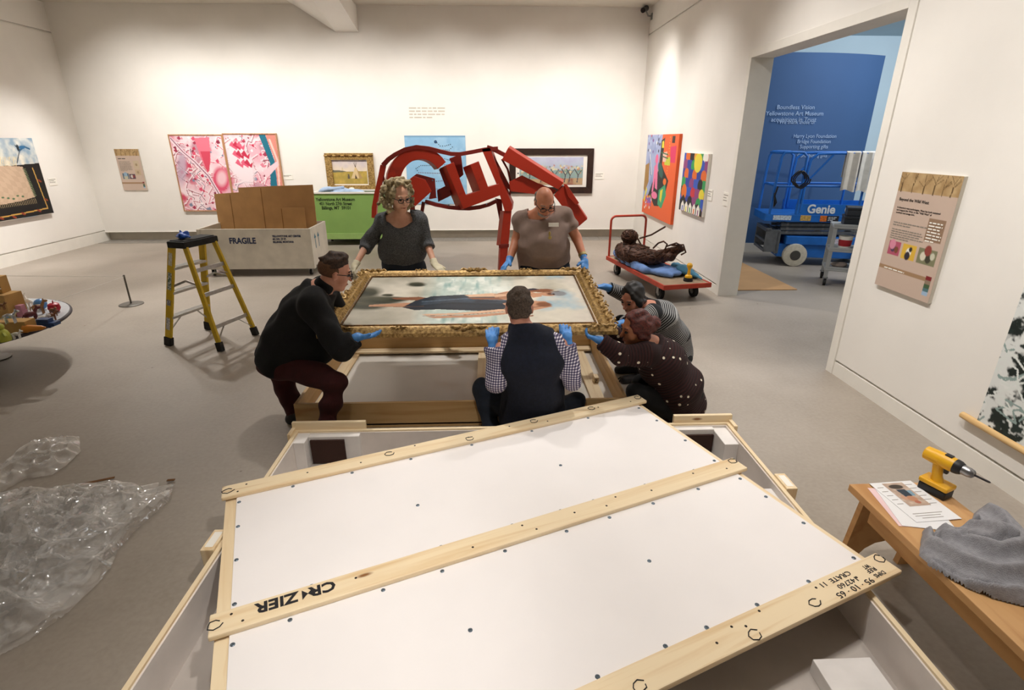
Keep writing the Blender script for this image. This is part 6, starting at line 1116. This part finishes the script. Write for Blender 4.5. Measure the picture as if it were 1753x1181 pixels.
    for c_ in (-1, 1):
        MB().ell(H(.082, .006, .032 * c_), A(.013, .012, .010) * s, 10, 6).out('eye', m_eye, R, True, True)
        MB().tube([H(.088, .032, .018 * c_), H(.090, .038, .034 * c_), H(.076, .033, .052 * c_)], .0045, 6).out('eyebrow', o['hairm'], R, True, True)
    MB().tube([H(.086, -.063, -.024), H(.0935, -.065, 0), H(.086, -.063, .024)], [.003, .0065, .003], 6).out('lips', o['lip'], R, True, True)
    blob('hair', o['hair'](H, HR, s), o.get('hvox', .008), o['hairm'], R, o.get('hdisp', wav(2, .005, 90, 8)), 1)
    if o.get('glasses'):
        G_ = MB()
        for c_ in (-1, 1): G_.tube([H(.106, .004 + .019 * math.sin(a), .034 * c_ + .025 * math.cos(a)) for a in np.linspace(0, 6.2832, 15)], .0032, 6); G_.tube([H(.104, .012, .058 * c_), H(.05, .012, .078 * c_), H(-.02, .004, .082 * c_)], .003, 6)
        G_.tube([H(.107, .008, -.01), H(.107, .008, .01)], .003, 6).out('glasses', m_glass, R, True, True)
    return R, H, HR
m_lip = mat('lip', '#9a5648', .5); m_nblue = mat('blue_nitrile_glove', '#4f92dc', .45, var=.06, scale=30); m_nwhite = mat('cream_cotton_glove', '#e4dcc0', .85, var=.06, scale=30, bmp=.2, bscale=250)
def HP(base, *extra): return base + list(extra)
def cap(H, HR, s, t=.012, lo=-.02): return [el(H(-.020, .040, 0), A(.074 + t, .092 + t, .090 + t) * s, HR, .02), cut(H(.05, .045, 0), nz(H(1, -.15, 0) - H(0, 0, 0)), .12), cut(H(-.02, lo - .03, 0), nz(H(0, -1, 0) - H(0, 0, 0)), .2)]
down = A(0, 0, -1.)
# ---- woman standing behind the painting, grey sweater
Y = 5.05
j = dict(head=K(684, 338, 4.97), face=A(.52, -.78, -.22), up=A(.05, -.12, 1), neck=K(683, 367, 5.06), chest=K(688, 394, 5.07), waist=K(688, 432, 5.12), pelvis=K(690, 462, 5.18), sh=[K(656, 378, 5.10), K(717, 375, 5.08)], el=[K(629, 417, 5.14), K(730, 414, 5.08)], wr=[K(607.5, 455, 4.92), K(744, 452, 4.90)],
         hip=[A(-.98, 5.2, .84), A(-.74, 5.2, .84)], kn=[A(-.98, 5.18, .46), A(-.72, 5.18, .46)], an=[A(-1.0, 5.32, .08), A(-.72, 5.32, .08)], toe=[A(-1.03, 5.16, .03), A(-.68, 5.16, .03)],
         hd=[A(-.10, -.75, -.65), A(.62, -.62, -.42)], hn=[A(.1, -.5, -.6), A(.2, -.2, -1)], hs=[-1, 1], curl=[(.5, .6, .4), (.25, .35, .25)], th=[(.8, .5, .3), (.7, .6, .2)], ntilt=A(.05, -.5, 0))
m_curl = mat('grey_blonde_curls', '#8f7a55', .6, var=.45, scale=35, c2='#c9b78f'); m_gsw = mat('heather_grey_knit', '#4b4d50', .95, var=.35, scale=120, c2='#6a6c70', bmp=.4, bscale=240)
def curls(H, HR, s):
    r_ = random.Random(5); P_ = [el(H(-.035, .02, 0), A(.115, .105, .115), HR, .02)]
    for k in range(170):
        a, b = r_.uniform(-2.85, 2.85), r_.uniform(-1.15, 1.35); d = A(-math.cos(a) * math.cos(b), math.sin(b), math.sin(a) * math.cos(b))
        if d[0] > .2 and d[1] < .62: continue
        R_ = .112 + r_.random() * .02; P_.append(el(H(-.03 + d[0] * R_, .012 + d[1] * R_ * 1.12, d[2] * R_ * 1.22), A(1, 1, 1) * r_.uniform(.014, .024), None, .005))
    for sg in (-1, 1):
        for k in range(9): P_.append(el(H(.03 - .02 * k + r_.uniform(-.01, .01), -.02 - r_.random() * .09, sg * (.10 + r_.random() * .035)), A(1, 1, 1) * r_.uniform(.016, .024), None, .005))
    return P_ + [sub(H(.145, -.035, 0), .088)]
person('standing woman with curly grey-blonde hair in a grey sweater and cream gloves', j, dict(skin=skin('skin_a', '#d9a084', '#e2ae92'), top=m_gsw, topname='sweater', legs=m_jean, glove=m_nwhite, hair=curls, hairm=m_curl, lip=m_lip, glasses=True, sleeve=1.28, td=.105, tw=1.4, ww=1.15, wd=1.1, ease=.02, vneck=.34, hem=.0, hemcut=-.125, seed=2, build=.9, hs=1.04))
# ---- man standing behind the painting, tan shirt
j = dict(head=K(932, 346, 4.80), face=A(.16, -.80, -.56), up=A(.04, -.55, .8), neck=K(926, 366, 4.98), chest=K(930, 390, 5.0), waist=K(931, 430, 5.06), pelvis=K(932, 458, 5.12), sh=[K(893, 375, 5.05), K(967, 370, 5.03)], el=[K(884, 411, 5.05), K(987, 407, 5.03)], wr=[K(871, 448, 4.88), K(1001, 446, 4.85)],
         hip=[A(.40, 5.14, .84), A(.64, 5.14, .84)], kn=[A(.40, 5.12, .46), A(.66, 5.12, .46)], an=[A(.38, 5.30, .08), A(.68, 5.30, .08)], toe=[A(.35, 5.14, .03), A(.72, 5.14, .03)], belly=(K(931, 417, 4.97), (.185, .16, .165)),
         hd=[A(-.55, -.72, -.40), A(-.10, -.80, -.62)], hn=[A(.1, -.4, -.9), A(-.3, -.4, -.8)], hs=[1, -1], curl=[(.45, .55, .4), (.5, .7, .5)], th=[(.8, .5, .2), (.7, .6, .3)], ntilt=A(0, -.25, 0))
m_tan = mat('mauve_brown_tee', '#8f7a70', .95, var=.06, scale=20, bmp=.15, bscale=200); m_ghair = mat('cropped_grey_hair', '#6d655e', .9, var=.3, scale=90)
def fringe(H, HR, s): return [el(H(-.034, .01, 0), A(.082, .082, .075) * s, HR, .02), cut(H(.012, 0, 0), nz(H(1, .1, 0) - H(0, 0, 0)), .2), cut(H(-.02, .055, 0), nz(H(0, 1, 0) - H(0, 0, 0)), .2), cut(H(-.02, -.05, 0), nz(H(0, -1, 0) - H(0, 0, 0)), .2)]
R, H, HR = person('bald bearded man in a mauve-brown tee shirt and blue gloves standing behind painting', j, dict(skin=skin('skin_b', '#c8805f', '#d18d6d'), top=m_tan, topname='tee_shirt', legs=m_jean, glove=m_nblue, hair=fringe, hairm=m_ghair, lip=m_lip, glasses=True, sleeve=.62, td=.125, tw=1.55, ww=1.0, wd=1.1, build=1.12, ease=.022, seed=4, vneck=.02, hs=1.03, hem=.0, hemcut=-.09, topw=1.15, wr=.010, se=.45))
blob('beard', [el(H(.028, -.072, 0), A(.062, .066, .052), HR, .01), cut(H(.03, -.052, 0), nz(H(.25, 1, 0) - H(0, 0, 0)), .2), sub(H(.105, -.045, 0), .03)], .007, mat('grey_beard', '#8d8079', .9, var=.3, scale=90), R, wav(4, .003, 120), 1)
q = K(948, 385, 4.795); MB().prism([q + A(-.045, 0, -.016), q + A(.045, .0, -.016), q + A(.045, .01, .016), q + A(-.045, .01, .016)], (0, .012, 0)).out('name_badge', m_card, R, True)
q = K(941, 400, 4.785); MB().ell(q, (.01, .008, .022)).ell(q + A(.004, 0, -.035), (.016, .006, .016)).out('lanyard_key', mat('brass_key', '#b9a05a', .4, .6), R, True, True)
w_ = j['wr'][1]; d_ = nz(j['wr'][1] - j['el'][1]); MB().tube([w_ - d_ * .075, w_ - d_ * .05], .040, 16).out('wristwatch', mat('watch_steel', '#b5a777', .3, .8), R, True, 'auto')
# ---- man at the left end, black jacket
j = dict(head=K(574, 466, 3.66), face=A(.86, .34, -.30), up=A(.22, 0, 1), neck=K(549, 494, 3.66), chest=K(528, 530, 3.66), waist=K(498, 575, 3.66), pelvis=K(480, 612, 3.66), sh=[K(535, 520, 3.46), K(555, 496, 3.86)], el=[K(584, 598, 3.34), K(592, 560, 4.02)], wr=[K(610, 578, 3.36), A(-1.25, 4.05, .755)],
         hip=[K(490, 622, 3.55), K(480, 622, 3.77)], kn=[K(575, 655, 3.36), K(490, 665, 3.72)], belly=(K(530, 588, 3.62), (.17, .15, .15)), an=[A(-1.20, 3.36, .09), A(-1.50, 3.62, .09)], toe=[A(-1.03, 3.33, .03), A(-1.36, 3.58, .03)],
         hd=[A(.85, .45, -.05), A(.9, .2, .0)], hn=[A(-.1, .1, 1), A(0, .1, 1)], hs=[1, 1], curl=[(.2, .3, .2), (.05, .05, .05)], th=[(.7, .5, .4), (.7, .6, .3)])
m_blackk = mat('black_knit', '#0f0f11', .95, var=.2, scale=40, bmp=.2, bscale=200); m_maro = mat('maroon_trousers', '#3d1214', .95, var=.12, scale=20, bmp=.2, bscale=160); m_dkbr = mat('dark_brown_hair', '#2e1d14', .7, var=.35, scale=80, c2='#4b3322'); m_fade = mat('faded_hair', '#63452f', .9, var=.2, scale=100)
def quiff(H, HR, s): return [el(H(-.014, .034, 0), A(.0775, .0985, .096) * s, HR, .02), rc(H(.032, .112, -.03), H(.036, .114, .03), .018, .018, .03), rc(H(-.05, .118, 0), H(.03, .124, 0), .018, .022, .03), rc(H(-.095, .07, 0), H(-.122, .072, 0), .016, .005, .02), cut(H(.02, .060, 0), nz(H(.5, -1, 0) - H(0, 0, 0)), .25), cut(H(.070, .1, 0), nz(H(1, .1, 0) - H(0, 0, 0)), .1)]
R, H, HR = person('man in black jacket and maroon trousers with dark glasses bending at the crate end', j, dict(skin=skin('skin_c', '#cf8e74', '#d99c82'), top=m_blackk, topname='jacket', legs=m_maro, glove=m_nblue, hair=quiff, hairm=m_dkbr, lip=m_lip, glasses=True, sleeve=1.95, td=.135, tw=1.35, ww=1.0, wd=1.05, build=1.12, ease=.028, seed=6, hdisp=wav(2, .0022, 110, 8), hem=.05, hemcut=.06, hs=1.03))
blob('faded_sides', [el(H(-.022, .022, 0), A(.0785, .0975, .082) * 1.03, HR, .01), cut(H(.02, 0, 0), nz(H(1, .2, 0) - H(0, 0, 0)), .2), cut(H(0, -.03, 0), nz(H(0, -1, 0) - H(0, 0, 0)), .2), cut(H(0, .065, 0), nz(H(0, 1, 0) - H(0, 0, 0)), .2)], .008, m_fade, R, None, 1)
blob('collar', [ec(j['neck'] - A(.03, 0, .04), H(-.04, -.085, 0), .085, .068, 1.1, 1.05, (0, 1, 0), .02), cut(H(-.035, -.075, 0), nz(H(.35, 1, 0) - H(0, 0, 0)), .15)], .01, m_blackk, R, wav(3, .004, 40), 1)
# ---- man squatting with his back to the camera, navy vest
j = dict(head=K(889, 527, 3.27), face=A(.02, .93, -.30), up=A(0, .28, 1), neck=K(897, 566, 3.22), chest=K(908, 615, 3.21), waist=K(913, 672, 3.26), pelvis=K(912, 712, 3.30), sh=[K(864, 600, 3.22), K(953, 594, 3.22)], el=[K(850, 655, 3.16), K(980, 650, 3.18)], wr=[K(843, 582, 3.245), K(970, 577, 3.255)],
         hip=[K(888, 712, 3.32), K(940, 712, 3.32)], kn=[K(826, 664, 3.50), K(985, 690, 3.50)], an=[A(-.02, 3.32, .09), A(.50, 3.34, .09)], toe=[A(-.06, 3.46, .03), A(.54, 3.46, .03)],
         hd=[A(-.05, .95, .02), A(.05, .95, .02)], hn=[A(0, -.2, 1), A(0, -.2, 1)], hs=[1, -1], curl=[(.15, .2, .2), (.15, .2, .2)], th=[(.25, .2, 1.0), (.25, .2, 1.0)])
def ging():
    m, nt, b = _nt('gingham_cotton'); sx = N(nt, 'ShaderNodeSeparateXYZ'); nt.links.new(coords(nt, (1, 1, 1), (.0, .0, .35)), sx.inputs[0]); fs = []
    for k, ax in enumerate(('X', 'Z')):
        q = N(nt, 'ShaderNodeMath', operation='MULTIPLY'); q.inputs[1].default_value = 62.; nt.links.new(sx.outputs[ax], q.inputs[0]); fr = N(nt, 'ShaderNodeMath', operation='FRACT'); nt.links.new(q.outputs[0], fr.inputs[0]); gt = N(nt, 'ShaderNodeMath', operation='GREATER_THAN'); gt.inputs[1].default_value = .45; nt.links.new(fr.outputs[0], gt.inputs[0]); fs.append(gt)
    ad = N(nt, 'ShaderNodeMath', operation='ADD'); nt.links.new(fs[0].outputs[0], ad.inputs[0]); nt.links.new(fs[1].outputs[0], ad.inputs[1]); dv = N(nt, 'ShaderNodeMath', operation='MULTIPLY'); dv.inputs[1].default_value = .5; nt.links.new(ad.outputs[0], dv.inputs[0])
    nt.links.new(ramp(nt, dv.outputs[0], [(0, lin('#e6e2e4')), (.5, lin('#7d7690')), (1, lin('#342f4d'))]), b.inputs['Base Color']); b.inputs['Roughness'].default_value = .9; return m
m_navy2 = mat('navy_fleece', '#0e1424', .98, var=.2, scale=50, bmp=.3, bscale=160); m_bhair = mat('short_brown_hair', '#3a2f27', .85, var=.35, scale=110, c2='#5a4a3d')
def short(H, HR, s): return [el(H(-.022, .036, 0), A(.0795, .097, .094) * s, HR, .02), el(H(-.05, -.035, 0), A(.062, .055, .06) * s, HR, .03), cut(H(.045, .05, 0), nz(H(1, -.2, 0) - H(0, 0, 0)), .14), cut(H(-.02, -.075, 0), nz(H(-.2, -1, 0) - H(0, 0, 0)), .2)]
R, H, HR = person('man with short brown hair in navy vest and gingham shirt squatting with his back turned', j, dict(skin=skin('skin_d', '#cf8c74', '#d89a82'), top=ging(), topname='gingham_shirt', vest=m_navy2, legs=mat('dark_blue_jeans', '#141d2b', .9, var=.25, scale=30), glove=m_nblue, hair=short, hairm=m_bhair, lip=m_lip, sleeve=1.82, td=.125, tw=1.45, build=1.08, ease=.018, seed=8, hem=.0, hemcut=.06, hs=1.05, topw=1.0))
w_ = j['wr'][0]; d_ = nz(j['wr'][0] - j['el'][0]); MB().tube([w_ - d_ * .07, w_ - d_ * .045], .039, 16).out('wristband', mat('red_wristband', '#8e1c24', .6), R, True, 'auto')
# ---- crouching woman in maroon dotted sweater
j = dict(head=K(1088, 563, 3.50), face=A(-.95, -.14, -.16), up=A(-.1, -.08, 1), neck=K(1112, 590, 3.54), chest=K(1132, 618, 3.55), waist=K(1158, 660, 3.56), pelvis=K(1166, 690, 3.58), sh=[K(1108, 606, 3.40), K(1108, 590, 3.72)], el=[K(1064, 608, 3.37), K(1075, 590, 3.74)], wr=[K(1028, 583, 3.40), A(.84, 3.68, .70)],
         hip=[K(1160, 700, 3.48), K(1165, 690, 3.70)], kn=[K(1090, 672, 3.44), K(1100, 655, 3.74)], an=[A(1.22, 3.50, .09), A(1.24, 3.74, .09)], toe=[A(1.05, 3.48, .03), A(1.06, 3.74, .03)],
         hd=[A(-.85, .35, .20), A(-.9, .2, .0)], hn=[A(-.1, .5, .9), A(0, .1, 1)], hs=[1, 1], curl=[(.5, .6, .4), (.05, .05, .05)], th=[(.6, .6, .4), (.7, .6, .3)])
def dots():
    m, nt, b = _nt('maroon_dotted_knit'); co = coords(nt); v = N(nt, 'ShaderNodeTexVoronoi', i_Scale=15.5, i_Randomness=.25); nt.links.new(co, v.inputs['Vector'])
    k = ramp(nt, v.outputs['Distance'], [(.155, (1, 1, 1)), (.175, (0, 0, 0))]); a = N(nt, 'ShaderNodeAttribute', attribute_name='along'); q = N(nt, 'ShaderNodeMath', operation='MULTIPLY'); q.inputs[1].default_value = 300.; nt.links.new(a.outputs['Fac'], q.inputs[0]); sn = N(nt, 'ShaderNodeMath', operation='SINE'); nt.links.new(q.outputs[0], sn.inputs[0])
    base = ramp(nt, sn.outputs[0], [(.0, lin('#200a0b')), (.9, lin('#33100f'))]); mx = N(nt, 'ShaderNodeMix', data_type='RGBA'); nt.links.new(k, mx.inputs[0]); nt.links.new(base, mx.inputs[6]); mx.inputs[7].default_value = (*lin('#e9dfc9'), 1); nt.links.new(mx.outputs[2], b.inputs['Base Color']); b.inputs['Roughness'].default_value = .95; bump(nt, b, sn.outputs[0], .4, .006); return m
m_auburn = mat('auburn_hair', '#3f1512', .6, var=.4, scale=90, c2='#6a2a20'); m_blkpant = mat('black_trousers', '#0d0e10', .95, var=.2, scale=30)
def bun(H, HR, s): return cap(H, HR, s, .014, .0) + [rc(H(-.05, .03, -.05), H(-.10, .0, 0), .05, .05, .03), rc(H(-.05, .03, .05), H(-.10, .0, 0), .05, .05, .03), rc(H(.0, -.02, -.078), H(-.06, -.05, -.05), .022, .03, .02), rc(H(.0, -.02, .078), H(-.06, -.05, .05), .022, .03, .02), el(H(-.145, .015, 0), A(.05, .045, .05), HR, .015)]
person('crouching woman with auburn hair bun in a maroon sweater with white dots', j, dict(skin=skin('skin_e', '#b06f4c', '#bd7d5a'), top=dots(), topname='dotted_sweater', legs=m_blkpant, glove=m_nblue, hair=bun, hairm=m_auburn, lip=m_lip, sleeve=1.97, td=.14, tw=1.4, wd=1.1, ww=1.0, build=1.08, ease=.024, seed=11, hem=.06, hemcut=.06))
# ---- crouching woman in striped shirt
j = dict(head=K(1082, 510, 4.22), face=A(-.66, -.50, -.40), up=A(-.15, -.25, 1), neck=K(1112, 528, 4.28), chest=K(1130, 542, 4.30), waist=K(1152, 572, 4.36), pelvis=K(1156, 606, 4.40), sh=[K(1096, 520, 4.44), K(1116, 538, 4.12)], el=[K(1066, 502, 4.50), K(1082, 552, 4.0)], wr=[K(1036, 491, 4.45), A(.97, 3.80, .70)],
         hip=[A(1.50, 4.48, .34), A(1.50, 4.30, .34)], kn=[A(1.14, 4.46, .48), A(1.14, 4.22, .46)], an=[A(1.32, 4.46, .09), A(1.32, 4.26, .09)], toe=[A(1.15, 4.46, .03), A(1.15, 4.24, .03)],
         hd=[A(-.95, -.05, .05), A(-.95, -.2, .0)], hn=[A(-.1, -.1, -1), A(0, .1, 1)], hs=[-1, 1], curl=[(.3, .5, .4), (.05, .05, .05)], th=[(.7, .6, .3), (.7, .6, .3)])
m_blkh = mat('black_hair', '#14100f', .5, var=.4, scale=80)
def pony(H, HR, s): return cap(H, HR, s, .012, .0) + [rc(H(-.0, .0, -.08), H(-.06, -.06, -.055), .02, .03, .02), rc(H(.0, .0, .08), H(-.06, -.06, .055), .02, .03, .02), rc(H(.045, .08, -.05), H(.01, -.05, -.085), .018, .016, .02), rc(H(.045, .08, .05), H(.01, -.05, .085), .018, .016, .02), rc(H(-.09, .0, 0), H(-.12, -.09, .0), .04, .035, .02)]
R, H, HR = person('crouching dark-haired woman in black and white striped shirt reaching to the frame', j, dict(skin=skin('skin_f', '#c07b60', '#ca8a70'), top=attr_wave('striped_jersey', '#1b1d21', '#a9a9a8', .017, fac=.6), topname='striped_shirt', legs=m_blkpant, glove=m_nblue, hair=pony, hairm=m_blkh, lip=m_lip, sleeve=1.75, td=.115, tw=1.45, ease=.018, seed=13, hem=.05, hemcut=.06))
